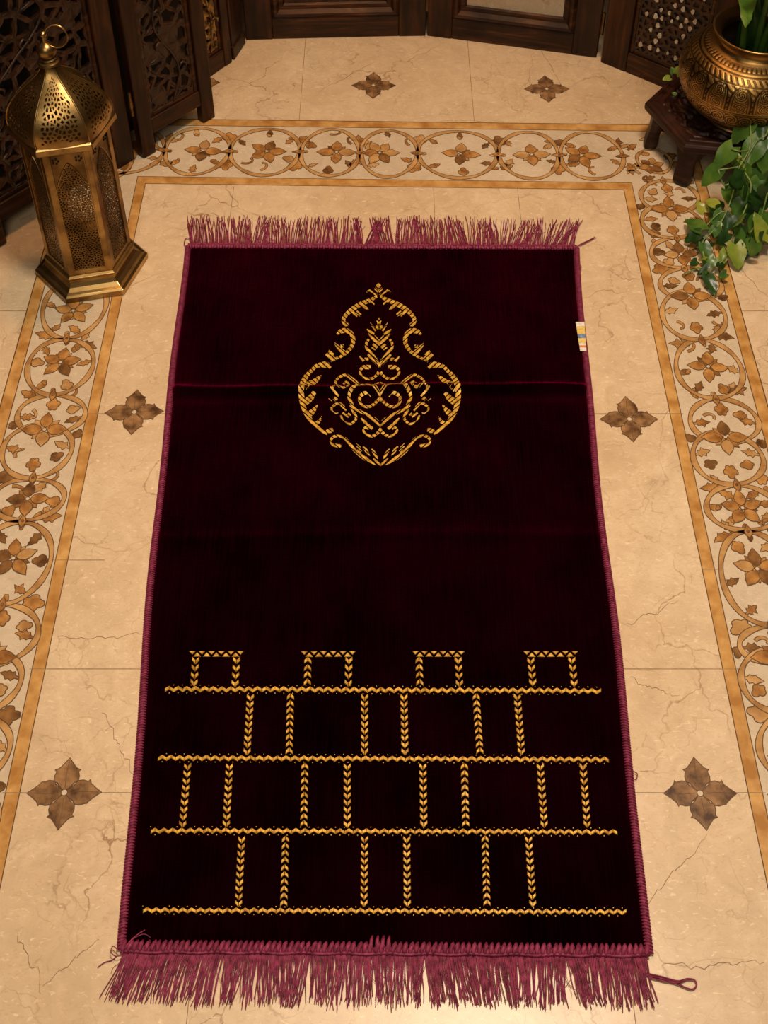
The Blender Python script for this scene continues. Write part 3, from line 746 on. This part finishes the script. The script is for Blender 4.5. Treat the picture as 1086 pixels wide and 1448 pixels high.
# ================================================================== LANTERN
LC = Vector((-.485, 1.553, 0)); A0 = math.radians(-107)
lan = thing('lantern', 'tall antique brass lantern with pierced hexagonal body and domed top, standing on the left border', 'lantern', LC)
def hexv(R, k_, z): a = A0+k_*math.pi/3; return Vector((LC.x+R*math.cos(a), LC.y+R*math.sin(a), z))
k = MB(); k.lathe([(.088, 0), (.0925, .0012), (.0925, .0115), (.0895, .0135), (.0885, .0145), (.083, .016), (.076, .0205), (.0715, .027), (.0705, .033), (.0735, .035), (.0735, .038), (.0685, .040)], LC, 6, A0)
k.build('base', ['brass'], lan, bevel=.0008)
# corner posts and rails of the body
PWD = .0078
for j in range(6):
    a, b_ = hexv(.0675, j, 0), hexv(.0675, (j+1) % 6, 0); u = (b_-a).normalized(); n = Vector((u.y, -u.x, 0))
    k = MB(); W_ = (b_-a).length
    k.box(a, u, n, (-.0008, -.0035, .038), (PWD, .0008, .294)); k.box(a, u, n, (W_-PWD, -.0035, .038), (W_+.0008, .0008, .294))
    k.box(a, u, n, (PWD, -.003, .038), (W_-PWD, .0004, .050)); k.box(a, u, n, (PWD, -.003, .286), (W_-PWD, .0004, .294))
    # thin inner lip
    for x in (PWD, W_-PWD-.0018): k.box(a, u, n, (x, -.002, .050), (x+.0018, .0012, .286))
    for x in (.30, .38, .70): k.ball(a+u*(W_*x)+n*.0008+Vector((0, 0, .0435)), .0012, 6, mi=0)
    k.build('body_frame', ['brass'], lan, bevel=.0005)
    k = MB(); wx0, wx1 = PWD+.0016, W_-PWD-.0016; mid = W_/2; z0, z1 = .050, .286
    def arch(x):   # height of the pointed arch at x
        t = abs(x-mid)/(wx1-mid); return .268 - .034*t**1.5 - .014*t
    def ins(x, y): return True
    fm = lambda x, y: a+u*x-n*.0012+Vector((0, 0, y))
    pierced(k, [(wx0, z0), (wx1, z0), (wx1, z1), (wx0, z1)], .0050, 40+j % 2, fm, lambda x, y: y < arch(x)-.001, .0017)
    k.build('pierced_panel', ['brass_dark'], lan, solid=.0006)
    k = MB(); P = [a+u*(wx0+(wx1-wx0)*i/24)+Vector((0, 0, arch(wx0+(wx1-wx0)*i/24)))-n*.0004 for i in range(25)]
    k.tube(P, .0009, 5)
    for sx_ in (wx0+.0075, wx1-.0075):        # spandrel rosettes: dark discs painted as the shade inside holes
        cz = .274
        for q in range(5):
            an = q*2*math.pi/5; c = a+u*(sx_+.0042*math.cos(an))+Vector((0, 0, cz+.0042*math.sin(an)))-n*.0006
            k.tube([c, c+n*.0006], .0018, 7, mi=1)
    k.build('arch_tracery', ['brass', 'soil'], lan, smooth=False)
# eaves
k = MB(); k.lathe([(.067, .288), (.078, .293), (.0815, .296), (.0815, .305), (.0790, .3075), (.077, .309)], LC, 6, A0); k.build('eaves', ['brass'], lan, bevel=.0007)
# dome: six ogee gores
PR = [(.0765, .308), (.0775, .318), (.0758, .329), (.0715, .341), (.0640, .353), (.0540, .364), (.0425, .374), (.0315, .383), (.0225, .391), (.0158, .399), (.0120, .406), (.0105, .411)]
def prof(t):
    x = t*(len(PR)-1); i = min(int(x), len(PR)-2); f_ = x-i
    p0, p1, p2, p3 = PR[max(i-1, 0)], PR[i], PR[i+1], PR[min(i+2, len(PR)-1)]
    return tuple(.5*((2*p1[a])+(-p0[a]+p2[a])*f_+(2*p0[a]-5*p1[a]+4*p2[a]-p3[a])*f_*f_+(-p0[a]+3*p1[a]-3*p2[a]+p3[a])*f_**3) for a in (0, 1))
for j in range(6):
    k = MB()
    def gm(x, y, j=j):   # x -1..1 scaled .04 ; y 0..1 scaled .15
        t = min(1, max(0, y/.15)); R, z = prof(t); s = max(-1, min(1, x/.04))
        a = hexv(R, j, z); b_ = hexv(R, (j+1) % 6, z); mid_ = (a+b_)/2
        out = Vector((mid_.x-LC.x, mid_.y-LC.y, 0)).normalized()
        return mid_+(b_-a)/2*s + out*R*.06*(1-s*s)
    def gi(x, y):
        t = y/.15; lim = .74 if t < .55 else .74*(1-(t-.55)/.27*.9)
        return .09 < t < .80 and abs(x/.04) < max(lim, .0)
    pierced(k, [(-.04, 0), (.04, 0), (.04, .15), (-.04, .15)], .0078, 90, gm, gi, .0034, jit=.36)
    k.build('dome_panel', ['brass'], lan, smooth=False, solid=.0007)
    k = MB(); k.tube([hexv(prof(i/30)[0]+.0006, j, prof(i/30)[1]) for i in range(31)], .0013, 6); k.build('dome_rib', ['brass'], lan, smooth=True)
k = MB(); k.lathe([(.010, .408), (.0155, .409), (.0165, .4115), (.0155, .414), (.0115, .4155), (.0105, .418), (.013, .4195), (.0105, .421)], LC, 28)
k.ball((LC.x, LC.y, .4320), .0142, 24); k.lathe([(.0042, .444), (.0034, .449), (.003, .455)], LC, 14); k.ball((LC.x, LC.y, .4585), .0052, 14)
k.build('finial', ['brass'], lan, smooth=True, angle=.7)
k = MB(); rc = Vector((LC.x+.0175, LC.y, .4555)); k.tube([rc+Vector((.0165*math.cos(a), .004*math.sin(a), .0165*math.sin(a))) for a in [2*math.pi*i/40 for i in range(41)]], .0014, 8, caps=False)
k.build('hanging_ring', ['brass'], lan, smooth=True)

# ================================================================== WOODEN SCREENS
def frame_axes(P0, P1):
    a = Vector((P0[0], P0[1], 0)); b_ = Vector((P1[0], P1[1], 0)); u = (b_-a).normalized(); n = Vector((u.y, -u.x, 0))
    return a, u, n, (b_-a).length
HS = 2.5  # screen tops out of view, raised to block lamp light from the floor behind
def two(a, u, n, name, m_, root, *bs):
    for lo, hi in bs: k = MB(); k.box(a, u, n, lo, hi); k.build(name, [m_], root, bevel=.0022)
def leaf_lattice(root, P0, P1, foot, rail, stile, th, seed, pitch=.030, skip=.12, web=.011, chips=False, latmat='carved', footw=None):
    a, u, n, W_ = frame_axes(P0, P1); k = MB()
    two(a, u, n, 'stile', 'wood', root, ((0, -th, 0), (stile, 0, HS)), ((W_-stile, -th, 0), (W_, 0, HS)))
    two(a, u, n, 'rail', 'woodh', root, ((stile, -th*.95, foot), (W_-stile, -.001, foot+rail)), ((stile, -th*.95, HS-.06), (W_-stile, -.001, HS)))
    k = MB(); z0, z1, x0, x1, m_ = foot+rail, HS-.06, stile, W_-stile, .009
    for (xa, xb, za, zb) in ((x0, x0+m_, z0, z1), (x1-m_, x1, z0, z1), (x0+m_, x1-m_, z0, z0+m_), (x0+m_, x1-m_, z1-m_, z1)):
        k.box(a, u, n, (xa, -th*.8, za), (xb, -.005, zb))
    k.build('moulding', ['woodh'], root, bevel=.003)
    k = MB(); x0 += m_; x1 -= m_; z0 += m_; zt = min(z1-m_, z0+.95)
    fm = lambda x, y: a+u*x-n*(.010+.0015*math.sin(x*260)*math.sin(y*230))+Vector((0, 0, y))
    if chips:
        k.box(a, u, n, (x0, -.014, z0), (x1, -.010, z1)); k.build('backing_panel', ['carved'], root)
        k = MB(); r = random.Random(seed); y = z0+.02; q = 0
        while y < zt:
            x = x0+.012+(.010 if q % 2 else 0)
            while x < x1-.008:
                if r.random() < .74:
                    c = (x+r.uniform(-.003, .003), y+r.uniform(-.003, .003)); rr = r.uniform(.0024, .0044); an = r.uniform(0, 3)
                    Pp = [(c[0]+rr*(1.25 if i % 2 else .8)*math.cos(an+i*math.pi/3), c[1]+rr*1.5*math.sin(an+i*math.pi/3)) for i in range(6)]
                    A_ = [a+u*p[0]-n*.0050+Vector((0, 0, p[1])) for p in Pp]; B_ = [p-n*.002 for p in A_]
                    k.add(A_+B_, [tuple(range(6))]+[(6+i, 6+(i+1) % 6, (i+1) % 6, i) for i in range(6)])
                x += .0185
            y += .0175; q += 1
        o = k.build('raised_chips', ['beige'], root); o['label'] = 'small cream pearl chips'; o['kind'] = 'stuff'  # raised cream chips in loose rows over the carved panel
        # knobbly carved surround between the chips
        k = MB(); pierced(k, [(x0, z0), (x1, z0), (x1, zt), (x0, zt)], .0165, seed, lambda x, y: a+u*x-n*.0085+Vector((0, 0, y)), lambda x, y: True, .0062, jit=.3)
        k.build('lattice', ['carved'], root, solid=.004); return
    pierced(k, [(x0, z0), (x1, z0), (x1, zt), (x0, zt)], pitch, seed, fm, lambda x, y: True, web, jit=.62, sx=.9, skip=skip)
    k.box(a, u, n, (x0, -.014, zt), (x1, -.008, z1))
    k.build('carved_lattice', [latmat], root, solid=.006)
    # raised vine running up through the lattice
    k = MB()
    for s_ in (1,):
        P = [fm((x0+x1)/2+s_*(x1-x0)*.22*math.sin(i*.42), z0+(zt-z0)*i/60)+n*.004 for i in range(61)]; k.tube(P, .0022, 6)
        for i in range(4, 58, 4):
            c = P[i]; sg = s_*(1 if (i//4) % 2 else -1)
            k.tube([c, c+u*sg*.010+Vector((0, 0, .006)), c+u*sg*.018+Vector((0, 0, .001)), c+u*sg*.017-Vector((0, 0, .007))], [.002, .0024, .0028, .0016], 6)
    k.build('carved_vine', [latmat], root, smooth=True)
scr = thing('carved_screen', 'dark carved openwork folding screen behind the brass lantern at the left', 'folding screen', (-.45, 1.83, 0))
def C2(px, py): return F(px, py)
leaf_lattice(scr, (-.437, 1.834), (-.319, 1.960), .042, .032, .029, .018, 11, pitch=.029, web=.0085)
leaf_lattice(scr, (-.695, 1.560), (-.453, 1.834), .040, .034, .040, .020, 23, pitch=.031, web=.0100, skip=.08)
leaf_lattice(scr, (-.965, 1.300), (-.700, 1.556), .040, .034, .040, .020, 29, pitch=.031, web=.012, skip=.14)  # unseen leaf, added to keep light from reaching behind the lattice
a, u, n, W_ = frame_axes((-.695, 1.560), (-.453, 1.834))
k = MB()
k.box(a, u, n, (0, -.03, 0), (.075, .010, .062))
k.build('foot', ['woodh'], scr, bevel=.004)
for z in (.10, .75, 1.4):
    k = MB(); h = Vector((-.4445, 1.8325, z)); k.tube([h, h+Vector((0, 0, .05))], .0028, 8); k.tube([h+Vector((0, 0, .018)), h+Vector((0, 0, .032))], .0036, 8); k.build('hinge', ['brass_dark'], scr)

# back screen: gilded narrow leaf, plain leaves and pearl dotted leaf standing in an arc
bk = thing('panelled_screen', 'wide dark wooden screen with panelled leaves standing in an arc behind the rug', 'folding screen', (0, 2.2, 0))
leaf_lattice(bk, (-.362, 2.059), (-.302, 2.139), .0, .040, .020, .018, 31, pitch=.020, web=.008, latmat='gilt')
k = MB(); a, u, n, W_ = frame_axes((-.300, 2.150), (-.284, 2.205)); k.box(a, u, n, (0, -.02, 0), (W_, 0, HS)); k.box(a, u, n, (-.004, -.02, 0), (W_+.002, .003, .03)); k.build('post', ['wood'], bk, bevel=.002)
def leaf_panel(P0, P1, stile, rail, panel, th=.024):
    a, u, n, W_ = frame_axes(P0, P1)
    two(a, u, n, 'stile', 'wood', bk, ((0, -th, 0), (stile, 0, HS)), ((W_-stile, -th, 0), (W_, 0, HS)))
    two(a, u, n, 'rail', 'woodh', bk, ((stile, -th, 0.0), (W_-stile, -.0012, rail)), ((stile, -th, HS-.07), (W_-stile, -.0012, HS)))
    # stepped moulding round the sunk panel
    k = MB(); x0, x1, z0, z1 = stile, W_-stile, rail, HS-.07
    steps = [(0, -.002), (.006, .004), (.011, .002), (.016, -.008), (.024, -.010), (.027, -.016)]
    R = []
    for d, o in steps: R.append([a+u*x+n*o+Vector((0, 0, z)) for x, z in ((x0+d, z0+d), (x1-d, z0+d), (x1-d, z1-d), (x0+d, z1-d))])
    k.add([p for g in R for p in g], [(i*4+q, i*4+(q+1) % 4, (i+1)*4+(q+1) % 4, (i+1)*4+q) for i in range(len(R)-1) for q in range(4)])
    k.build('moulding', ['woodh'], bk)
    k = MB(); d = .024; k.box(a, u, n, (x0+d, -.020, z0+d), (x1-d, -.015, z1-d)); o = k.build('inset_panel', [panel], bk)
    if panel == 'pale_panel': o['label'] = 'cream inset panel'
leaf_panel((-.281, 2.216), (.085, 2.231), .055, .050, 'wood')
leaf_panel((.088, 2.231), (.425, 2.153), .050, .050, 'pale_panel')
leaf_lattice(bk, (.431, 2.139), (.643, 1.973), .0, .045, .056, .024, 51, chips=True)
for (x, y) in ((.0865, 2.233), (.428, 2.148)):
    for z in (.06, .8, 1.5): k = MB(); k.tube([(x, y-.001, z), (x, y-.001, z+.05)], .0032, 8); k.build('hinge', ['brass_dark'], bk)

# ================================================================== CARVED STOOL TABLE
TC = Vector((.602, 1.856, 0)); TR, TZ = .135, .100; TA = math.radians(171.3)
tb = thing('side_table', 'low hexagonal carved dark wood table under the brass vase', 'table', TC)
def hv(R, q, z): a = TA+q*math.pi/3; return Vector((TC.x+R*math.cos(a), TC.y+R*math.sin(a), z))
k = MB(); k.lathe([(TR-.008, TZ-.022), (TR-.002, TZ-.019), (TR, TZ-.014), (TR, TZ-.005), (TR-.003, TZ-.001), (TR-.010, TZ), (TR-.011, TZ-.0015), (TR-.018, TZ-.0015), (TR-.019, TZ), (TR-.025, TZ), (TR-.027, TZ-.002), (TR-.028, TZ-.010)], TC, 6, TA)
k.build('table_top', ['table'], tb, bevel=.001)
def hexd(x, y):
    m_ = 0
    for q in range(6):
        an = TA+math.pi/6+q*math.pi/3; m_ = max(m_, x*math.cos(an)+y*math.sin(an))
    return m_
k = MB(); G = 220; Rr = TR-.024; idx = {}; vs = []; fs = []
ap = Rr*math.cos(math.pi/6)
for i in range(G+1):
    for j in range(G+1):
        x = -Rr+2*Rr*i/G; y = -Rr+2*Rr*j/G
        if hexd(x, y) < ap:
            r_ = math.hypot(x, y); an = math.atan2(y, x); s1 = math.sin(6*an+math.sin(r_*110)*1.4); s2 = math.sin(r_*190+2.2*math.sin(6*an)); s3 = math.sin(x*210+2*math.sin(y*95))*math.sin(y*210+2*math.sin(x*95))
            h = max(-1, min(1, 2.4*(s1*s2*.55+s3*.55)))
            if ap-hexd(x, y) < .004: h = 1
            idx[i, j] = len(vs); vs.append((TC.x+x, TC.y+y, TZ-.0036+.0034*h))
for (i, j) in idx:
    if (i+1, j) in idx and (i, j+1) in idx and (i+1, j+1) in idx: fs.append((idx[i, j], idx[i+1, j], idx[i+1, j+1], idx[i, j+1]))
k.add(vs, fs); k.build('carved_inset', ['table'], tb, smooth=True)
for q in range(6):
    a_ = hv(TR-.030, q, 0); out = Vector((a_.x-TC.x, a_.y-TC.y, 0)).normalized(); sd = Vector((-out.y, out.x, 0))
    k = MB(); rings = []
    prof_l = [(TZ-.020, .034, .022, 0), (TZ-.032, .030, .020, .001), (TZ-.048, .023, .017, .003), (.038, .020, .016, .005), (.022, .023, .018, .007), (.009, .022, .018, .008), (.0, .017, .014, .008)]
    for z, wx, wy, o in prof_l:
        c = a_+out*o; rings.append([c+sd*(wx*math.cos(t)*(1/(max(abs(math.cos(t)), abs(math.sin(t)))**.55)))*.72+out*(wy*math.sin(t)*(1/(max(abs(math.cos(t)), abs(math.sin(t)))**.55)))*.72+Vector((0, 0, z)) for t in [2*math.pi*i/16 for i in range(16)]])
    vs = [p for g in rings for p in g]; N = len(rings)
    k.add(vs, [(i*16+(t+1) % 16, i*16+t, (i+1)*16+t, (i+1)*16+(t+1) % 16) for i in range(N-1) for t in range(16)]+[tuple(range(16)), tuple((N-1)*16+15-t for t in range(16))])
    k.build('leg', ['table'], tb, smooth=True, angle=.9)
    # scalloped apron
    b_ = hv(TR-.030, (q+1) % 6, 0); u = (b_-a_); W_ = u.length; u.normalize(); nn = Vector((u.y, -u.x, 0)); k = MB(); n_ = 28; T_ = []; B_ = []
    for i in range(n_+1):
        t = i/n_; x = .012+(W_-.024)*t; low = TZ-.060+.028*(1-abs(2*t-1)**2.2)+.004*math.cos(t*math.pi*10)
        T_.append((x, TZ-.020)); B_.append((x, low))
    for o in (0,):
        vs = [a_+u*x-nn*.006+Vector((0, 0, z)) for x, z in T_+B_]
        k.add(vs, [(i, i+1, n_+2+i, n_+1+i) for i in range(n_)])
    k.build('apron', ['table'], tb, solid=.010)

# ================================================================== BRASS VASE
VC = Vector((.628, 1.835, TZ-.0004))
vz = thing('brass_vase', 'round engraved brass vase standing on the low carved table', 'vase', VC)
VP = [(.046, 0), (.058, .001), (.060, .004), (.058, .008), (.063, .013), (.081, .026), (.100, .045), (.1125, .067), (.1185, .088), (.1180, .107), (.1105, .125), (.0975, .139), (.084, .148), (.072, .153), (.0655, .157), (.0630, .163), (.0640, .170), (.0690, .176), (.0745, .1795), (.0755, .1815), (.0735, .183), (.0700, .1815), (.0640, .176), (.0595, .168), (.060, .158), (.080, .146), (.105, .110), (.10, .08)]
def cr(PRF, x):
    i = min(int(x), len(PRF)-2); f_ = x-i; p0, p1, p2, p3 = PRF[max(i-1, 0)], PRF[i], PRF[i+1], PRF[min(i+2, len(PRF)-1)]
    return [.5*((2*p1[a])+(-p0[a]+p2[a])*f_+(2*p0[a]-5*p1[a]+4*p2[a]-p3[a])*f_*f_+(-p0[a]+3*p1[a]-3*p2[a]+p3[a])*f_**3) for a in (0, 1)]
def engr(an, z):
    """engraved relief height, -1..1"""
    def line(z0, w=.0011): return -math.exp(-((z-z0)/w)**2)
    h = line(.1435)+line(.1475, .0008)*.8+line(.1325, .0009)+line(.086)+line(.0825, .0008)+line(.052)+line(.049, .0008)
    if .148 < z < .1525: h += -.9*max(0, math.sin(an*64))**.5*(1 if z < .151 else .4)
    elif .132 < z < .143: h += -.8*(math.sin(an*60+z*500) > .2)*(.134 < z < .1415)
    elif .089 < z < .131:         # tall arches filled with scrolls
        n = 18; t = (an*n/(2*math.pi)) % 1-.5; zz = (z-.089)/.042; w_ = .44*math.sqrt(max(0, 1-max(0, (zz-.45)/.55)**2))
        d = abs(abs(t)-w_); h += -1.0*math.exp(-(d/.05)**2) -.8*math.exp(-(abs(abs(t)-w_*.72)/.035)**2)*(zz < .9)
        if abs(t) < w_*.6:
            rr = math.hypot(t*1.5, (zz*2 % 1-.5)*.9); h += -.9*(math.sin(rr*46+2*math.atan2((zz*2 % 1)-.5, t*1.6)) > .1)
        elif abs(t) > w_+.03: h += -.7*(math.sin(zz*30+t*20) > .3)
    elif .054 < z < .081:
        n = 30; t = (an*n/(2*math.pi)) % 1-.5; zz = (z-.054)/.027-.5; rr = math.hypot(t, zz); h += -.85*(math.sin(rr*30-2*math.atan2(zz, t)) > .1)
    elif .018 < z < .047: h += -.8*(math.sin(z*1500+2.6*math.sin(an*26)) > .25)*(math.sin(an*52+z*300) > -.4)
    elif .155 < z < .176: h += 0
    return h
NA, NZ = 1100, 420; vs = []; rel = []
for i in range(NZ+1):
    x = (len(VP)-1)*i/NZ; r_, z = cr(VP, x); outer = x < 17
    for q in range(NA):
        an = 2*math.pi*q/NA; e_ = engr(an, z) if outer and z > .012 else 0; d = .0007*e_; rel.append(1+max(-1, min(0, e_)))
        vs.append((VC.x+(r_+d)*math.cos(an), VC.y+(r_+d)*math.sin(an), VC.z+z))
k = MB(); k.add(vs, [(i*NA+q, i*NA+(q+1) % NA, (i+1)*NA+(q+1) % NA, (i+1)*NA+q) for i in range(NZ) for q in range(NA)]+[tuple(range(NA-1, -1, -1))])
vb = k.build('vase_body', ['brass_vase'], vz, smooth=True)
at = vb.data.attributes.new('patina', 'FLOAT', 'POINT'); at.data.foreach_set('value', rel)
nt = M['brass_vase'].node_tree; b = nt.nodes['Principled BSDF']; an_ = nt.nodes.new('ShaderNodeAttribute'); an_.attribute_name = 'patina'
src = b.inputs['Base Color'].links[0].from_socket
nt.links.new(mix(nt, an_.outputs['Fac'], (.035, .018, .006), src), b.inputs['Base Color'])
k = MB(); k.lathe([(.0001, .1015), (.05, .102), (.1045, .100)], VC, 32, cap0=False, cap1=False); k.build('soil', ['soil'], vz)

# ================================================================== PLANT in the vase
pl = thing('potted_plant', 'green leafy vine plant growing from the brass vase and trailing down to the floor', 'plant', (VC.x, VC.y, VC.z+.10))
LM = MB(); SM = MB()
def heart(base, tip, wid, mi=0, nrm=None, droop=.15, cup=.18):
    base, tip = Vector(base), Vector(tip); ax = tip-base; L = ax.length; ax.normalize()
    up = nrm or Vector((0, -.35, 1)); sd = ax.cross(up).normalized(); up = sd.cross(ax).normalized()
    n, m_ = 10, 6; vs = []
    for i in range(n+1):
        t = i/n
        wv = wid/2*(math.sin(math.pi*min(1, (t*.93+.07))**.62)**.85)*(1-.12*t) if t < 1 else 0
        if t > .78: wv = wid/2*.62*((1-t)/.22)**.95*.92
        back = -.10*L*(1-t)**6
        for j in range(-m_//2, m_//2+1):
            s = j/(m_/2); bx_ = t*L + (back*abs(s)*2.0 if i < 4 else 0)
            z = -droop*L*t*t + cup*abs(s)*wv + .02*L*math.sin(t*9+s*3)
            vs.append(base+ax*bx_+sd*s*wv+up*z)
    k_ = m_+1
    LM.add(vs, [(i*k_+j, i*k_+j+1, (i+1)*k_+j+1, (i+1)*k_+j) for i in range(n) for j in range(m_)], mi)
def W3(px, py, z): return Vector((*F(px, py, z), z))
def leafpx(b_, t, z0, z1, wid, mi=0, **kw): heart(W3(*b_, z0), W3(*t, z1), wid, mi, **kw)
# (base px, tip px, z base, z tip, width m, tone)
LV = [((1060,166),(1040,148),.165,.150,.034,1),((1061,172),(1031,204),.165,.120,.036,0),((1036,208),(1008,238),.150,.115,.034,0),((1017,238),(989,263),.115,.080,.032,0),
 ((1072,200),(1050,238),.150,.115,.040,0),((1084,118),(1076,156),.20,.16,.03,0),((1084,160),(1072,200),.17,.15,.034,2),((1046,137),(1066,128),.19,.19,.016,1),
 ((1066,135),(1050,147),.19,.18,.018,1),((957,104),(965,92),.145,.165,.018,1),((947,110),(937,112),.142,.142,.014,1),((966,82),(972,74),.16,.17,.014,1),((952,104),(950,94),.14,.15,.012,0),
 ((956,134),(950,130),.135,.137,.008,0),((992,325),(969,305),.030,.024,.030,0),((990,330),(966,341),.028,.012,.024,2),((995,345),(1003,371),.025,.010,.022,0),((1040,346),(1046,381),.035,.012,.034,1),
 ((1074,308),(1063,336),.06,.03,.034,0),((1000,388),(1013,417),.018,.008,.022,2),((1004,378),(985,388),.020,.010,.016,2),((996,300),(986,283),.04,.05,.022,1),((1012,290),(998,280),.06,.06,.022,1),
 ((1010,365),(998,384),.02,.008,.018,0),((1030,330),(1012,345),.04,.02,.022,2),((1044,322),(1052,345),.05,.03,.022,0),((988,340),(1002,352),.02,.012,.02,2),((1026,355),(1018,378),.02,.01,.018,1),
 ((1080,340),(1070,300),.04,.08,.03,1),((1060,262),(1048,290),.09,.06,.036,0),((1075,255),(1062,282),.10,.07,.034,0),((1040,255),(1028,278),.09,.06,.03,2),((1028,268),(1040,296),.075,.05,.028,0),
 ((1086,270),(1074,300),.09,.06,.036,2),((1050,285),(1036,308),.07,.045,.03,0),((1064,290),(1058,318),.07,.04,.03,2),((1084,300),(1086,335),.07,.04,.034,0),((1022,300),(1008,318),.05,.03,.024,0),
 ((1034,305),(1024,328),.05,.03,.026,2),((1078,220),(1086,250),.13,.10,.03,0),((1068,238),(1080,262),.11,.09,.03,2),((1052,238),(1060,262),.12,.09,.028,0),((1044,222),(1056,240),.13,.12,.012,1),
 ((1088,180),(1080,215),.15,.13,.034,2),((1016,318),(1002,300),.04,.03,.02,0),((1008,330),(1020,312),.03,.05,.02,0),((1062,340),(1074,362),.03,.01,.022,2)]
for b_, t, z0, z1, wd, mi in LV: leafpx(b_, t, z0, z1, wd, mi)
r3 = random.Random(5)
for i in range(46):          # deeper foliage to the right of the table
    px, py = r3.uniform(1032, 1130), r3.uniform(225, 345); z = max(.02, .125-(py-225)*.0008+r3.uniform(-.02, .02)); an = r3.uniform(.5, 2.8); l = r3.uniform(14, 30)
    leafpx((px, py), (px+l*math.cos(an), py+l*math.sin(an)), z, max(.008, z-.025), r3.uniform(.018, .034), r3.choice([0, 2, 2]))
for i in range(20):
    px, py = r3.uniform(985, 1035), r3.uniform(290, 392); an = r3.uniform(0, 6.28); l = r3.uniform(8, 15)
    leafpx((px, py), (px+l*math.cos(an), py+l*math.sin(an)), .02, .012, r3.uniform(.010, .018), r3.choice([0, 1, 2]))
VI = [[(1100,90,.24),(1092,130,.21),(1078,160,.18),(1062,170,.166),(1062,195,.155),(1058,215,.145),(1046,235,.13),(1040,250,.11),(1036,275,.08),(1022,310,.05),(1005,330,.03),(993,345,.02),(1000,378,.015),(1012,405,.01)],
      [(1110,110,.23),(1094,150,.19),(1084,190,.165),(1070,200,.152),(1052,236,.12),(1062,260,.10),(1056,290,.07),(1040,325,.045),(1036,345,.03),(1018,372,.015),(985,380,.008),(968,388,.006)],
      [(1120,130,.22),(1110,180,.18),(1096,230,.13),(1086,270,.10),(1076,306,.065),(1060,330,.04)],
      [(1061,172,.166),(1074,166,.17),(1090,160,.18)],[(1034,210,.150),(1046,214,.15),(1058,212,.148)],[(1016,240,.116),(1032,238,.12),(1044,236,.13)],
      [(1046,300,.05),(1020,300,.05),(998,320,.03)],[(1038,254,.10),(1024,262,.09),(1016,240,.116)]]
for P in VI:
    Q = subdiv([(x*3, y*3, z) for x, y, z in P]); SM.tube([W3(x/3, y/3, z) for x, y, z in Q], .0014, 6)
# upright stems rising out of the mouth
r4 = random.Random(9)
for i, (ox, oy, tx, ty, hh) in enumerate([(-.022, -.01, -.075, .01, .34), (-.010, .012, -.03, .02, .42), (.012, -.012, .02, -.02, .40), (.024, .01, .07, .01, .36), (.0, -.026, .05, -.05, .33), (.03, -.02, .08, -.06, .30), (-.004, -.018, .01, .0, .45)]):
    b0_ = Vector((VC.x+ox, VC.y+oy, VC.z+.10)); P = [b0_+Vector((tx*t*t, ty*t*t, hh*t)) for t in [q/10 for q in range(11)]]
    LMm = MB(); SM.tube(P, [.0062-.0028*t/10 for t in range(11)], 8, mi=1)
    for q, s in ((5, 1), (6, -1), (8, 1), (9, -1), (10, 1)):
        c = P[q]; d = Vector((r4.uniform(-1, 1), r4.uniform(-.8, .15), r4.uniform(-.1, .7))).normalized(); heart(c, c+d*r4.uniform(.07, .11), r4.uniform(.035, .055), 2 if r4.random() < .5 else 0, nrm=Vector((0, -.5, 1)))
# a few upright folded blades just above the rim
for i in range(7):
    b_ = Vector((VC.x+r4.uniform(-.02, .04), VC.y+r4.uniform(-.02, .02), VC.z+.15)); heart(b_, b_+Vector((r4.uniform(-.03, .06), r4.uniform(-.02, .06), r4.uniform(.09, .15))), .024, 2, nrm=Vector((0, -1, .3)), cup=.7)
LM.build('foliage', ['leaf', 'leaf_pale', 'leaf_dark'], pl, smooth=True)
SM.build('stem', ['stem', 'leaf'], pl, smooth=True)
